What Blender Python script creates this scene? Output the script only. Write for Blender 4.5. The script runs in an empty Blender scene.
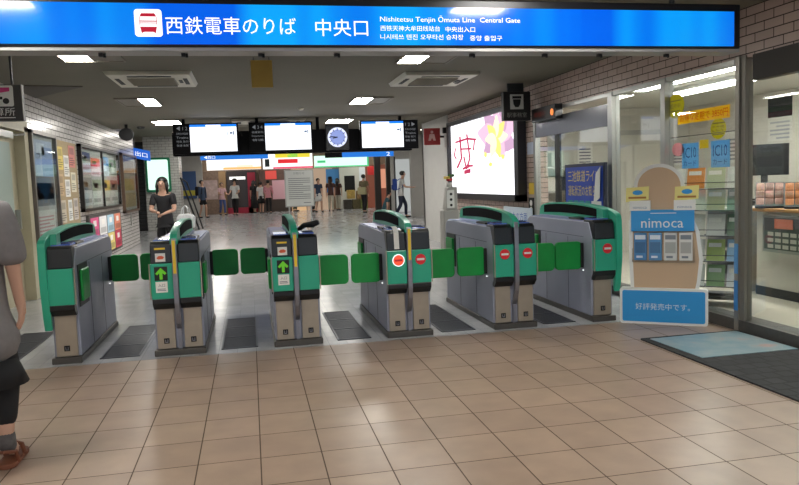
import bpy, bmesh, math, random
from mathutils import Vector, Matrix
random.seed(7)
sc = bpy.context.scene
C = sc.collection
PI = math.pi

# ------------------------------------------------------------------ materials
MATS = {}
def lin(c):
    return tuple(((v/255)/12.92 if v/255 <= .04045 else ((v/255+.055)/1.055)**2.4) for v in c)

def mat(name, rgb, rough=.5, metal=0., emit=0., var=.0, scale=6., bump=0., coat=0., spec=.5):
    """rgb in 0..255 sRGB; var = colour mottling; emit = emission strength of the same colour"""
    if name in MATS: return MATS[name]
    m = bpy.data.materials.new(name); m.use_nodes = True
    nt = m.node_tree; b = nt.nodes['Principled BSDF']
    c = lin(rgb)
    b.inputs['Base Color'].default_value = (*c, 1)
    b.inputs['Roughness'].default_value = rough
    b.inputs['Metallic'].default_value = metal
    b.inputs['Coat Weight'].default_value = coat
    b.inputs['Coat Roughness'].default_value = .06
    b.inputs['Specular IOR Level'].default_value = spec
    if emit:
        b.inputs['Emission Color'].default_value = (*c, 1)
        b.inputs['Emission Strength'].default_value = emit
        b.inputs['Base Color'].default_value = (*[v*.12 for v in c], 1)
    tc = nt.nodes.new('ShaderNodeTexCoord')
    n = nt.nodes.new('ShaderNodeTexNoise'); n.inputs['Scale'].default_value = scale; n.inputs['Detail'].default_value = 5
    nt.links.new(tc.outputs['Object'], n.inputs['Vector'])
    if var:
        r = nt.nodes.new('ShaderNodeValToRGB')
        r.color_ramp.elements[0].position = .3; r.color_ramp.elements[1].position = .7
        r.color_ramp.elements[0].color = (*[v*(1-var) for v in c], 1)
        r.color_ramp.elements[1].color = (*[min(1, v*(1+var)) for v in c], 1)
        nt.links.new(n.outputs['Fac'], r.inputs['Fac'])
        nt.links.new(r.outputs['Color'], b.inputs['Base Color'])
    if bump:
        bp = nt.nodes.new('ShaderNodeBump'); bp.inputs['Strength'].default_value = bump; bp.inputs['Distance'].default_value = .01
        nt.links.new(n.outputs['Fac'], bp.inputs['Height']); nt.links.new(bp.outputs['Normal'], b.inputs['Normal'])
    MATS[name] = m
    return m

def paper_mat(name, rgb):
    """thin printed paper that lets some light through"""
    if name in MATS: return MATS[name]
    m = bpy.data.materials.new(name); m.use_nodes = True; nt = m.node_tree; nt.nodes.clear(); L = nt.links.new
    o = nt.nodes.new('ShaderNodeOutputMaterial'); mx = nt.nodes.new('ShaderNodeMixShader'); mx.inputs[0].default_value = .55
    d = nt.nodes.new('ShaderNodeBsdfDiffuse'); t = nt.nodes.new('ShaderNodeBsdfTranslucent')
    d.inputs[0].default_value = t.inputs[0].default_value = (*lin(rgb), 1)
    L(d.outputs[0], mx.inputs[1]); L(t.outputs[0], mx.inputs[2]); L(mx.outputs[0], o.inputs[0])
    MATS[name] = m
    return m

def tile_mat(name, c1, c2, cm, w, h, off=(0, 0), mortar=.006, axis='xy', offset=0., rough=.35, coat=0., var=.08, bump=.25, nscale=3.5):
    m = bpy.data.materials.new(name); m.use_nodes = True
    nt = m.node_tree; b = nt.nodes['Principled BSDF']; L = nt.links.new
    tc = nt.nodes.new('ShaderNodeTexCoord'); sp = nt.nodes.new('ShaderNodeSeparateXYZ'); cb = nt.nodes.new('ShaderNodeCombineXYZ')
    L(tc.outputs['Object'], sp.inputs[0])
    a0, a1 = {'xy': ('X', 'Y'), 'yz': ('Y', 'Z'), 'xz': ('X', 'Z')}[axis]
    for i, a in enumerate((a0, a1)):
        s = nt.nodes.new('ShaderNodeMath'); s.operation = 'ADD'; s.inputs[1].default_value = -off[i] + 60*(w if i == 0 else h)
        L(sp.outputs[a], s.inputs[0]); L(s.outputs[0], cb.inputs[i])
    br = nt.nodes.new('ShaderNodeTexBrick'); br.offset = offset; br.squash = 1
    br.inputs['Color1'].default_value = (*lin(c1), 1); br.inputs['Color2'].default_value = (*lin(c2), 1); br.inputs['Mortar'].default_value = (*lin(cm), 1)
    br.inputs['Scale'].default_value = 1; br.inputs['Mortar Size'].default_value = mortar/2; br.inputs['Mortar Smooth'].default_value = .1
    br.inputs['Brick Width'].default_value = w; br.inputs['Row Height'].default_value = h; br.inputs['Bias'].default_value = 0
    L(cb.outputs[0], br.inputs['Vector'])
    n = nt.nodes.new('ShaderNodeTexNoise'); n.inputs['Scale'].default_value = nscale; n.inputs['Detail'].default_value = 6
    L(tc.outputs['Object'], n.inputs['Vector'])
    mr = nt.nodes.new('ShaderNodeMapRange'); mr.inputs[1].default_value = .3; mr.inputs[2].default_value = .7
    mr.inputs[3].default_value = 1-var; mr.inputs[4].default_value = 1+var
    L(n.outputs['Fac'], mr.inputs[0])
    vm = nt.nodes.new('ShaderNodeVectorMath'); vm.operation = 'SCALE'
    L(br.outputs['Color'], vm.inputs[0]); L(mr.outputs[0], vm.inputs['Scale'])
    L(vm.outputs[0], b.inputs['Base Color'])
    rr = nt.nodes.new('ShaderNodeMapRange'); rr.inputs[3].default_value = rough; rr.inputs[4].default_value = .85
    L(br.outputs['Fac'], rr.inputs[0]); L(rr.outputs[0], b.inputs['Roughness'])
    iv = nt.nodes.new('ShaderNodeMath'); iv.operation = 'SUBTRACT'; iv.inputs[0].default_value = 1; L(br.outputs['Fac'], iv.inputs[1])
    bp = nt.nodes.new('ShaderNodeBump'); bp.inputs['Strength'].default_value = bump; bp.inputs['Distance'].default_value = .004
    L(iv.outputs[0], bp.inputs['Height']); L(bp.outputs['Normal'], b.inputs['Normal'])
    b.inputs['Coat Weight'].default_value = coat
    MATS[name] = m
    return m

def glass_mat(name, tint=(246, 249, 248), refl=1.0):
    m = bpy.data.materials.new(name); m.use_nodes = True
    nt = m.node_tree; nt.nodes.clear(); L = nt.links.new
    o = nt.nodes.new('ShaderNodeOutputMaterial'); mx = nt.nodes.new('ShaderNodeMixShader')
    t = nt.nodes.new('ShaderNodeBsdfTransparent'); t.inputs[0].default_value = (*lin(tint), 1)
    g = nt.nodes.new('ShaderNodeBsdfGlossy'); g.inputs['Roughness'].default_value = .02
    f = nt.nodes.new('ShaderNodeFresnel'); ge = nt.nodes.new('ShaderNodeNewGeometry')
    io = nt.nodes.new('ShaderNodeMapRange'); io.inputs[3].default_value = 1.5; io.inputs[4].default_value = 1/1.5   # same reflectance on both faces of the pane
    L(ge.outputs['Backfacing'], io.inputs[0]); L(io.outputs[0], f.inputs[0])
    q = nt.nodes.new('ShaderNodeMath'); q.operation = 'MULTIPLY'; q.inputs[1].default_value = refl; q.use_clamp = True
    L(f.outputs[0], q.inputs[0]); L(q.outputs[0], mx.inputs[0]); L(t.outputs[0], mx.inputs[1]); L(g.outputs[0], mx.inputs[2]); L(mx.outputs[0], o.inputs[0])
    MATS[name] = m
    return m

STEEL = mat('brushed_steel', (150, 150, 158), .36, .85, var=.05, scale=20)
SIDE = mat('gate_side_steel', (156, 160, 177), .42, .2, var=.04, scale=4)
DOORST = mat('gate_door_steel', (172, 160, 144), .36, .45, var=.05, scale=10)
GREEN = mat('gate_green', (38, 164, 132), .38, coat=.2)
FLAPG = mat('flap_green', (8, 148, 62), .45, var=.05, scale=8)
BLACKG = mat('black_gloss', (14, 15, 17), .3, coat=.15)
BLACK = mat('black_matt', (20, 20, 22), .6)
DARK = mat('dark_metal', (58, 60, 62), .45, .5, var=.1)
INSET = mat('inset_black', (12, 12, 13), .9, spec=.15)
YELLOW = mat('yellow_strip', (232, 196, 40), .45)
READER = mat('reader_blue', (86, 110, 190), .12, coat=.5)
TOPBLUE = mat('gate_top_lilac', (164, 170, 208), .25, .1)
WHITE = mat('white_plastic', (226, 226, 222), .4)
PAPER = mat('paper_white', (228, 226, 220), .7)
CREAM = mat('cream_paint', (196, 188, 160), .45, var=.04)
ALU = mat('aluminium', (170, 170, 166), .35, .75)
DARKFR = mat('dark_frame', (44, 42, 42), .35, .3)
GLASS = glass_mat('clear_glass')
CASEGLASS = glass_mat('case_glass', (240, 244, 244), .3)
RED = mat('sign_red', (214, 32, 44), .4)
REDE = mat('sign_red_lit', (255, 84, 52), .4, emit=1.0)
LGREEN = mat('arrow_green', (120, 220, 40), .4, emit=.5)
LW = mat('lit_white', (255, 255, 255), .4, emit=1.25)

# ------------------------------------------------------------------ mesh builder
class MB:
    def __init__(s): s.bm = bmesh.new(); s.mi = 0
    def _face(s, vs):
        try:
            f = s.bm.faces.new(vs); f.material_index = s.mi; return f
        except ValueError: return None
    def box(s, x0, x1, y0, y1, z0, z1, bev=0.):
        return s.prism([(x0, z0), (x1, z0), (x1, z1), (x0, z1)], 'y', y0, y1, bev)
    def prism(s, poly, axis, a, b, bev=0.):
        """polygon extruded along axis; poly coords are the two other axes in x,y,z order"""
        def P(p, t):
            if axis == 'x': return (t, p[0], p[1])
            if axis == 'y': return (p[0], t, p[1])
            return (p[0], p[1], t)
        v0 = [s.bm.verts.new(P(p, a)) for p in poly]; v1 = [s.bm.verts.new(P(p, b)) for p in poly]
        n = len(poly); fs = [s._face(v0[::-1]), s._face(v1)]
        for i in range(n): fs.append(s._face([v0[i], v0[(i+1) % n], v1[(i+1) % n], v1[i]]))
        fs = [f for f in fs if f]
        bmesh.ops.recalc_face_normals(s.bm, faces=fs)
        if bev:
            es = list({e for f in fs for e in f.edges if len(e.link_faces) == 2 and e.calc_face_angle(0) > .5})
            bmesh.ops.bevel(s.bm, geom=es, offset=bev, segments=2, affect='EDGES', profile=.5, clamp_overlap=True)
        return s
    def rrect(s, x0, x1, z0, z1, y0, y1, r, bev=0., seg=5, axis='y'):
        pts = []
        for cx, cz, a0 in ((x1-r, z1-r, 0), (x0+r, z1-r, 90), (x0+r, z0+r, 180), (x1-r, z0+r, 270)):
            for k in range(seg+1):
                a = math.radians(a0+90*k/seg); pts.append((cx+r*math.cos(a), cz+r*math.sin(a)))
        return s.prism(pts, axis, y0, y1, bev)
    def cyl(s, p0, p1, r, r1=None, n=16, cap=True):
        r1 = r if r1 is None else r1
        p0 = Vector(p0); p1 = Vector(p1); d = (p1-p0).normalized()
        u = d.orthogonal().normalized(); w = d.cross(u)
        A = [s.bm.verts.new(p0+(u*math.cos(2*PI*k/n)+w*math.sin(2*PI*k/n))*r) for k in range(n)]
        B = [s.bm.verts.new(p1+(u*math.cos(2*PI*k/n)+w*math.sin(2*PI*k/n))*r1) for k in range(n)]
        for k in range(n): s._face([A[k], A[(k+1) % n], B[(k+1) % n], B[k]])
        if cap: s._face(A[::-1]); s._face(B)
        return s
    def tube(s, pts, r, n=8):
        pts = [Vector(p) for p in pts]; prev = None; u = None
        for i, p in enumerate(pts):
            d = (pts[min(i+1, len(pts)-1)]-pts[max(i-1, 0)]).normalized()
            u = d.orthogonal().normalized() if u is None else (u-d*u.dot(d)).normalized()
            w = d.cross(u); rr = r[i] if isinstance(r, (list, tuple)) else r
            ring = [s.bm.verts.new(p+(u*math.cos(2*PI*k/n)+w*math.sin(2*PI*k/n))*rr) for k in range(n)]
            if prev:
                for k in range(n): s._face([prev[k], prev[(k+1) % n], ring[(k+1) % n], ring[k]])
            else: s._face(ring[::-1])
            prev = ring
        s._face(prev); return s
    def lathe(s, prof, c=(0, 0, 0), n=24, sx=1, sy=1):
        rings = []
        for r, z in prof:
            rings.append([s.bm.verts.new((c[0]+r*sx*math.cos(2*PI*k/n), c[1]+r*sy*math.sin(2*PI*k/n), c[2]+z)) for k in range(n)])
        for A, B in zip(rings, rings[1:]):
            for k in range(n): s._face([A[k], A[(k+1) % n], B[(k+1) % n], B[k]])
        s._face(rings[0][::-1]); s._face(rings[-1]); return s
    def ball(s, c, rx, ry, rz, seg=16, rings=10, cut=None):
        ret = bmesh.ops.create_uvsphere(s.bm, u_segments=seg, v_segments=rings, radius=1)
        for v in ret['verts']:
            v.co = Vector((c[0]+v.co.x*rx, c[1]+v.co.y*ry, c[2]+v.co.z*rz))
        for f in {f for v in ret['verts'] for f in v.link_faces}: f.material_index = s.mi
        return s
    def text(s, body, o, ex, ey, h, width=None, align='c', thick=.0015, vc=True):
        """flat lettering: o = anchor, ex/ey = reading and up directions, h = letter height"""
        vs, fs, bb = glyphs(body)
        if not vs: return s
        ex = Vector(ex).normalized(); ey = Vector(ey).normalized(); nz = ex.cross(ey); o = Vector(o)
        k = h/max(.01, bb[3]-bb[1]); kx = k
        if width: kx = width/max(.01, bb[2]-bb[0])
        ax = bb[0] if align == 'l' else (bb[0]+bb[2])/2
        ay = (bb[1]+bb[3])/2
        V = [s.bm.verts.new(o+ex*((x-ax)*kx)+ey*((y-ay)*k)+nz*thick) for x, y in vs]
        for f in fs: s._face([V[i] for i in f])
        return s
    def build(s, name, m=None, parent=None, smooth=False, loc=None, rz=None):
        me = bpy.data.meshes.new(name); s.bm.to_mesh(me); s.bm.free()
        for q in (m if isinstance(m, (list, tuple)) else [m]):
            if q: me.materials.append(q)
        o = bpy.data.objects.new(name, me); C.objects.link(o)
        if parent: o.parent = parent
        if loc: o.location = loc
        if rz is not None: o.rotation_euler = (0, 0, rz)
        if smooth:
            for p in me.polygons: p.use_smooth = True
        return o

_G = {}
def glyphs(body):
    if body in _G: return _G[body]
    cu = bpy.data.curves.new('tmp_text', 'FONT'); cu.body = body; cu.resolution_u = 2
    ob = bpy.data.objects.new('tmp_text', cu); C.objects.link(ob)
    dg = bpy.context.evaluated_depsgraph_get()
    me = bpy.data.meshes.new_from_object(ob.evaluated_get(dg))
    vs = [(v.co.x, v.co.y) for v in me.vertices]; fs = [tuple(p.vertices) for p in me.polygons]
    bpy.data.objects.remove(ob); bpy.data.curves.remove(cu); bpy.data.meshes.remove(me)
    bb = (min(v[0] for v in vs), min(v[1] for v in vs), max(v[0] for v in vs), max(v[1] for v in vs)) if vs else (0, 0, 1, 1)
    _G[body] = (vs, fs, bb)
    return _G[body]

def thing(name, label, cat, loc=(0, 0, 0), rz=0., group=None):
    o = bpy.data.objects.new(name, None); C.objects.link(o); o.empty_display_size = .1
    o.location = loc; o.rotation_euler = (0, 0, rz); tag(o, label, cat, group); return o
def tag(o, label, cat, group=None, kind=None):
    o['label'] = label; o['category'] = cat
    if group: o['group'] = group
    if kind: o['kind'] = kind
    return o
def struct(o): o['kind'] = 'structure'; return o

# ------------------------------------------------------------------ setting
HALL = tile_mat('hall_floor_tiles', (162, 139, 121), (152, 129, 112), (84, 68, 56), .3132, .3518, (-.0155, 3.327), .007, rough=.32, var=.10, nscale=5)
LANE = tile_mat('lane_floor_tiles', (184, 185, 188), (174, 175, 178), (108, 108, 114), .1566, .1759, (-.0155, 3.327), .004, rough=.16, var=.06)
BRW = tile_mat('white_wall_tile', (226, 223, 219), (214, 211, 208), (58, 54, 52), .235, .08, (0, .02), .012, 'yz', .5, rough=.18, var=.05)
BRP = tile_mat('pinkish_wall_tile', (192, 170, 160), (178, 156, 146), (60, 50, 46), .215, .075, (0, .025), .009, 'yz', .5, rough=.28, var=.06)
BRX = tile_mat('white_pillar_tile', (204, 204, 200), (194, 194, 190), (90, 88, 86), .235, .09, (0, .02), .009, 'xz', .5, rough=.25, var=.05)
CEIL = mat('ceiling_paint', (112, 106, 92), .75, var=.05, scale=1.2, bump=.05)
GREYW = mat('pale_grey_wall', (186, 184, 180), .5, var=.03)
BEIGE = mat('beige_facade', (140, 118, 98), .6, var=.08)
KERB = mat('dark_stone', (70, 68, 66), .4, var=.15, scale=20)

XL, XR, ZC = -2.85, 4.1, 2.73
f = MB(); f.box(-7, 9, -2.5, 6.1415, -.15, 0); f.mi = 1; f.box(-7, 9, 6.1415, 44, -.15, 0)
struct(f.build('floor', [HALL, LANE]))
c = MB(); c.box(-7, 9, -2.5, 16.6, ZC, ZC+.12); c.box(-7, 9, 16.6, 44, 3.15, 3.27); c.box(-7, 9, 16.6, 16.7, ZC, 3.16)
struct(c.build('ceiling', CEIL))
w = MB(); w.box(XL-.2, XL, 10.3, 19.6, 0, ZC); w.box(XL-.2, XL, -2.5, 8.95, 0, ZC); w.box(XL-.2, XL, 8.95, 10.3, 2.25, ZC)
w.box(-4.6, XL-.2, 19.4, 19.6, 0, ZC+.4)
struct(w.build('wall_left', BRW))
w = MB()
w.box(XR, XR+.2, 9.95, 14.6, 0, ZC); w.box(XR, XR+.2, -2.5, 9.95, 2.32, ZC)
struct(w.build('wall_right', BRP))
w = MB(); w.box(XR, XR+.2, 14.6, 16.9, 0, ZC+.4); w.box(XR, 9, 16.8, 16.9, 0, 3.2)
struct(w.build('wall_right_passage', GREYW))
w = MB(); w.box(6.07, 8.8, 27.0, 27.2, 0, 3.15)
struct(w.build('wall_right_far', GREYW))
w = MB(); w.box(-7, 9, 38.6, 38.8, 0, 3.2); struct(w.build('wall_far', BEIGE))
w = MB(); w.box(-6.9, -4.6, 19.6, 19.8, 0, 3.2); w.box(-5.0, -4.8, 19.6, 38.6, 0, 3.2); struct(w.build('wall_left_far', GREYW))
w = MB(); w.box(8.8, 9, 16.9, 38.6, 0, 3.2); struct(w.build('wall_right_end', GREYW))
# tiled pillar beyond the left wall, with dark slatted recess beside it
w = MB(); w.box(-3.42, -2.3, 25.4, 26.4, 0, 3.15); struct(w.build('pillar_tiled', BRX))
w = MB()
for k in range(22): w.box(-3.85, -3.43, 25.5, 25.56, .05+.13*k, .15+.13*k)
w.mi = 1; w.box(-3.86, -3.43, 25.56, 25.7, 0, 3.0)
struct(w.build('trim_slatted_recess', [DARK, BLACK]))
# wall end trims
w = MB(); w.box(XR-.012, XR+.02, 14.56, 14.66, 0, ZC); struct(w.build('trim_1', ALU))
w = MB(); w.box(XR-.02, XR+.18, -2.5, 9.95, 0, .1); struct(w.build('trim_2', KERB))
# thin triangle, darker than the ceiling, laid on its underside at the left
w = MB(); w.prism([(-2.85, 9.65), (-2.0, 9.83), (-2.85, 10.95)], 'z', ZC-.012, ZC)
struct(w.build('trim_3', mat('dark_ceiling_tone', (82, 76, 68), .7, var=.05)))

# ------------------------------------------------------------------ ceiling lights
LIT = mat('lamp_panel', (255, 252, 244), .5, emit=60.)
LITF = mat('lamp_panel_far', (255, 250, 240), .5, emit=16.)
LAMPDARK = mat('lamp_unlit', (120, 112, 98), .5)
def ceiling_light(x, y, wlit, dlit, side, label, lit=LIT, group='recessed ceiling lights', z=ZC):
    t = thing('ceiling_light', label, 'ceiling light', (x, y, z), 0, group)
    m = MB(); hw, hd = wlit/2, dlit/2
    x0, x1 = -hw, hw
    if side > 0: x1 = hw+.3
    if side < 0: x0 = -hw-.3
    fr = .02
    m.box(x0-fr, x1+fr, -hd-fr, -hd, -.02, 0); m.box(x0-fr, x1+fr, hd, hd+fr, -.02, 0); m.box(x0-fr, x0, -hd, hd, -.02, 0); m.box(x1, x1+fr, -hd, hd, -.02, 0)
    m.build('frame', LAMPDARK, t)
    m = MB(); m.box(-hw, hw, -hd, hd, -.014, -.001); m.build('diffuser', lit, t)
    if side:
        m = MB()
        if side > 0: m.box(hw, x1, -hd, hd, -.012, -.001)
        else: m.box(x0, -hw, -hd, hd, -.012, -.001)
        m.build('unlit_panel', LAMPDARK, t)
    return t
ceiling_light(-1.62, 7.66, .25, .5, 1, 'recessed ceiling light over the gates on the left, lit half beside dark half')
ceiling_light(1.82, 7.8, .26, .5, 1, 'recessed ceiling light over the gates on the right, lit half beside dark half')
ceiling_light(-1.42, 11.6, .23, .95, -1, 'recessed ceiling light just beyond the left air conditioner')
ceiling_light(1.85, 11.75, .28, .85, 1, 'recessed ceiling light just beyond the right air conditioner')
ceiling_light(-1.55, 15.2, .5, .85, 0, 'fully lit ceiling panel at the left end of the departure boards')
ceiling_light(1.95, 15.5, .5, .85, 0, 'fully lit ceiling panel above the round clock')
for x in (-1.62, 1.82):
    for y in (3.85, .2): ceiling_light(x, y, .4, .6, 0, 'recessed ceiling light in front of the blue sign, mirrored on its face', group='ceiling lights before the gates')
for x in (-1.5, 2.5, 6.2):
    for y in (19.5, 24, 28.5, 33.5, 37): ceiling_light(x, y, .6, 1.2, 0, 'ceiling light panel over the far concourse', LITF, 'far concourse ceiling lights', 3.15)

# ------------------------------------------------------------------ ceiling air conditioners
ACW = mat('ac_white', (206, 200, 184), .45)
ACG = mat('ac_grille', (150, 144, 130), .6)
def aircon(x, y, wx, wy, label):
    t = thing('air_conditioner', label, 'air conditioner', (x, y, ZC), 0, 'ceiling cassette air conditioners')
    hx, hy = wx/2, wy/2
    m = MB(); m.prism([(-hx, -.0), (hx, 0), (hx-.03, -.045), (-hx+.03, -.045)], 'y', -hy, hy, .006); m.build('panel', ACW, t)
    m = MB(); m.box(-hx*.55, hx*.55, -hy*.5, hy*.5, -.056, -.04)
    for k in range(9):
        yy = -hy*.5+hy*(k+.5)/9; m.box(-hx*.53, hx*.53, yy-.008, yy+.008, -.064, -.055)
    m.build('intake_grille', ACG, t)
    for (a, b, c_, d) in ((-hx*.5, hx*.5, -hy*.82, -hy*.7), (-hx*.5, hx*.5, hy*.7, hy*.82), (-hx*.84, -hx*.74, -hy*.45, hy*.45), (hx*.74, hx*.84, -hy*.45, hy*.45)):
        m = MB(); m.box(a, b, c_, d, -.05, -.04); m.build('air_outlet', BLACK, t)
    for k in (-1, 1):
        m = MB(); m.box(hx*.62*1, hx*.7, k*hy*.1-.05, k*hy*.1+.05, -.052, -.04); m.build('vent_slot', BLACK, t)
aircon(-1.06, 9.15, .96, 1.05, 'square white ceiling air conditioner on the left, above the second gate')
aircon(2.42, 9.28, .98, 1.05, 'square white ceiling air conditioner on the right, above the fourth gate')
aircon(.45, 15.15, 1.5, .85, 'white ceiling air conditioner between the two left departure boards')

# ------------------------------------------------------------------ big blue hanging sign
t = thing('station_sign', 'long blue backlit hanging sign with white Japanese lettering and red train icon', 'sign', (0, 4.6, 0))
BLUE = bpy.data.materials.new('sign_blue_lit'); BLUE.use_nodes = True
nt = BLUE.node_tree; b = nt.nodes['Principled BSDF']
b.inputs['Base Color'].default_value = (.0, .02, .08, 1); b.inputs['Roughness'].default_value = .12; b.inputs['Coat Weight'].default_value = .3
tc = nt.nodes.new('ShaderNodeTexCoord'); wv = nt.nodes.new('ShaderNodeTexNoise'); wv.noise_dimensions = '1D'; wv.inputs['Scale'].default_value = 1.5
sp = nt.nodes.new('ShaderNodeSeparateXYZ'); nt.links.new(tc.outputs['Object'], sp.inputs[0]); nt.links.new(sp.outputs['X'], wv.inputs['W'])
rp = nt.nodes.new('ShaderNodeValToRGB'); rp.color_ramp.elements[0].position = .42; rp.color_ramp.elements[1].position = .62
rp.color_ramp.elements[0].color = (*lin((2, 96, 236)), 1); rp.color_ramp.elements[1].color = (*lin((10, 168, 255)), 1)
nt.links.new(wv.outputs['Fac'], rp.inputs['Fac']); nt.links.new(rp.outputs['Color'], b.inputs['Emission Color']); b.inputs['Emission Strength'].default_value = 1.0
m = MB(); m.box(-2.35, 3.47, .01, .22, 2.252, 2.56, .008); m.build('housing', mat('sign_housing', (30, 30, 34), .35, .3), t)
fc = MB(); fc.box(-2.3, 3.41, -.004, .012, 2.268, 2.506); fc = fc.build('lit_face', BLUE, t)
m = MB(); m.box(-2.35, 3.47, .02, .2, 2.232, 2.252); m.build('bottom_rail', mat('rail_grey', (150, 148, 146), .4, .2), t)
m = MB(); m.rrect(-.62, -.463, 2.31, 2.47, -.008, -.003, .018); ic = m.build('train_icon', LW, t)
RLE = mat('icon_red_lit', (196, 16, 50), .4, emit=.9)
m = MB(); y0, y1 = -.0095, -.008
cx, cz = -.5415, 2.391
m.prism([(cx-.038, cz+.055), (cx+.038, cz+.055), (cx+.048, cz+.036), (cx-.048, cz+.036)], 'y', y0, y1)
m.box(cx-.05, cx-.047, y0, y1, cz-.02, cz+.034); m.box(cx+.047, cx+.05, y0, y1, cz-.02, cz+.034)
m.box(cx-.05, cx+.05, y0, y1, cz+.006, cz+.012); m.box(cx-.05, cx+.05, y0, y1, cz-.004, cz)
m.prism([(cx-.048, cz-.024), (cx+.048, cz-.024), (cx+.04, cz-.062), (cx+.026, cz-.054), (cx-.026, cz-.054), (cx-.04, cz-.062)], 'y', y0, y1)
m.build('train_drawing', RLE, ic)
for s_, x, z, h, w_ in (('西鉄電車のりば', -.443, 2.378, .106, .776), ('中央口', .453, 2.372, .106, .333), ('Nishitetsu Tenjin Ōmuta Line  Central Gate', .866, 2.428, .05, .942), ('西铁天神大牟田线站台', .866, 2.371, .034, .392), ('中央出入口', 1.295, 2.367, .034, .2), ('니시테쓰 텐진 오무타선 승차장', .864, 2.317, .034, .55), ('중앙 출입구', 1.459, 2.312, .034, .221)):
    m = MB(); m.text(s_, (x, -.004, z), (1, 0, 0), (0, 0, 1), h, w_, 'l'); m.build('lettering', LW, t)
for x in (-.842, -.36, .108, .589, 1.504, 2.025, 2.433, 2.95):
    m = MB(); m.box(x-.012, x+.012, .1, .13, 2.212, 2.233); m.cyl((x+.02, .12, 2.208), (x+.02, .12, 2.233), .008, n=8); m.build('clip', BLACK, t)
for x in (-1.8, .6, 3.0):
    m = MB(); m.cyl((x, .12, 2.55), (x, .12, ZC), .02, n=10); m.build('hanger_rod', DARK, t)

# plain yellowish square hung under the ceiling
t = thing('ceiling_hung_square', 'plain yellowish square panel hung edge-up under the ceiling behind the blue sign', 'panel', (.185, 7.75, 0))
m = MB(); m.box(-.11, .11, -.008, .008, 2.42, 2.70, .003); m.build('board', mat('old_yellow_board', (178, 148, 70), .6, var=.06), t)
for x in (-.08, .08):
    m = MB(); m.cyl((x, 0, 2.69), (x, 0, ZC), .004, n=6); m.build('hook', DARK, t)

# ------------------------------------------------------------------ ticket gates
ARCH = [(-.05, .965), (-.04, 1.0), (-.01, 1.024), (.05, 1.045), (.12, 1.06), (.22, 1.074), (.34, 1.086), (.5, 1.097), (.7, 1.105), (.95, 1.108), (1.15, 1.105), (1.32, 1.098), (1.45, 1.089), (1.54, 1.078), (1.6, 1.062), (1.635, 1.03), (1.65, .98), (1.655, .94)]
def arch(y):   # hood top profile
    pts = ARCH
    for (a, za), (b_, zb) in zip(pts, pts[1:]):
        if a <= y <= b_: return za+(zb-za)*(y-a)/(b_-a)
    return .95
def hood(t, xc, th, front_shell, inset_sides):
    poly = list(ARCH) + ([(-.05, .94)] if not front_shell else [(.02, .94), (.02, .30), (.0, .28), (-.03, .40), (-.055, .60), (-.06, .80)])
    m = MB(); m.prism(poly, 'x', xc-th/2, xc+th/2, .006)
    if front_shell:                                             # the arch over a slim gate is wider than the shell below it
        s_ = inset_sides[0]; a, b_ = sorted((xc, xc+s_*(th/2+.05)))
        m.prism([(.10, .94)]+[p for p in ARCH if p[0] > .1], 'x', a, b_, .004); th = th+.1
    h = m.build('hood', GREEN, t)
    n = 14
    up = [(.24+1.27*k/n, arch(.24+1.27*k/n)-.017) for k in range(n+1)]
    lo = [(y, .985+.014*math.sin(PI*k/n)) for k, (y, z) in enumerate(up)]
    for sgn in inset_sides:
        m = MB(); a = xc+sgn*th/2; m.prism(up+lo[::-1], 'x', a-.004, a+.004); m.build('hood_inset', INSET, h)
    m = MB(); m.box(xc-th/2-.02, xc+th/2+.02, .3, 1.6, .935, .962, .004); m.build('hood_foot_strip', TOPBLUE, h)

def no_entry(t, x, z, lit=False, r=.047):
    m = MB(); m.cyl((x, -.0365, z), (x, -.0415, z), r, n=28); d = m.build('no_entry_disc', REDE if lit else RED, t)
    m = MB(); m.mi = 0; m.box(x-.034, x+.034, -.044, -.041, z-.009, z+.009)
    m.build('white_bar', RED if lit else WHITE, d)
    if lit:
        m = MB(); 
        N = 28
        for k in range(N):
            a, b_ = 2*PI*k/N, 2*PI*(k+1)/N
            q = [(x+rr*math.cos(u), z+rr*math.sin(u)) for rr, u in ((r, a), (r+.008, a), (r+.008, b_), (r, b_))]
            m.prism(q, 'y', -.040, -.036)
        m.build('lit_rim', LW, d)

def arrow_panel(t, x, z):
    m = MB(); m.box(x-.052, x+.052, -.040, -.035, z-.055, z+.06); d = m.build('arrow_display', BLACK, t)
    m = MB(); m.prism([(x, z+.052), (x+.045, z+.005), (x+.03, z-.008), (x+.012, z+.008), (x+.012, z-.045), (x-.012, z-.045), (x-.012, z+.008), (x-.03, z-.008), (x-.045, z+.005)], 'y', -.0425, -.039)
    m.build('up_arrow', LGREEN, d)
    m = MB(); m.box(x-.047, x+.047, -.0385, -.035, z-.155, z-.065); d = m.build('notice_sticker', PAPER, t)
    m = MB(); m.text('入口', (x, -.0385, z-.095), (1, 0, 0), (0, 0, 1), .026); m.box(x-.035, x+.035, -.0395, -.0383, z-.14, z-.135); m.box(x-.035, x+.03, -.0395, -.0383, z-.128, z-.123)
    m.build('printing', mat('print_grey', (90, 90, 110), .6), d)
    # card sticker on the black head
    m = MB(); m.box(x-.04, x+.04, -.022, -.014, .80, .87); d = m.build('card_sticker', PAPER, t)
    m = MB(); m.prism([(x-.03, .83), (x-.015, .848), (x+.01, .85), (x+.032, .838), (x+.02, .822), (x-.015, .82)], 'y', -.0235, -.0215); m.build('printing', mat('print_orange', (222, 96, 60), .6), d)
    m = MB(); m.box(x-.045, x+.04, -.014, -.004, .90, .915); m.build('ticket_slot_mark', YELLOW, t)

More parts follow.
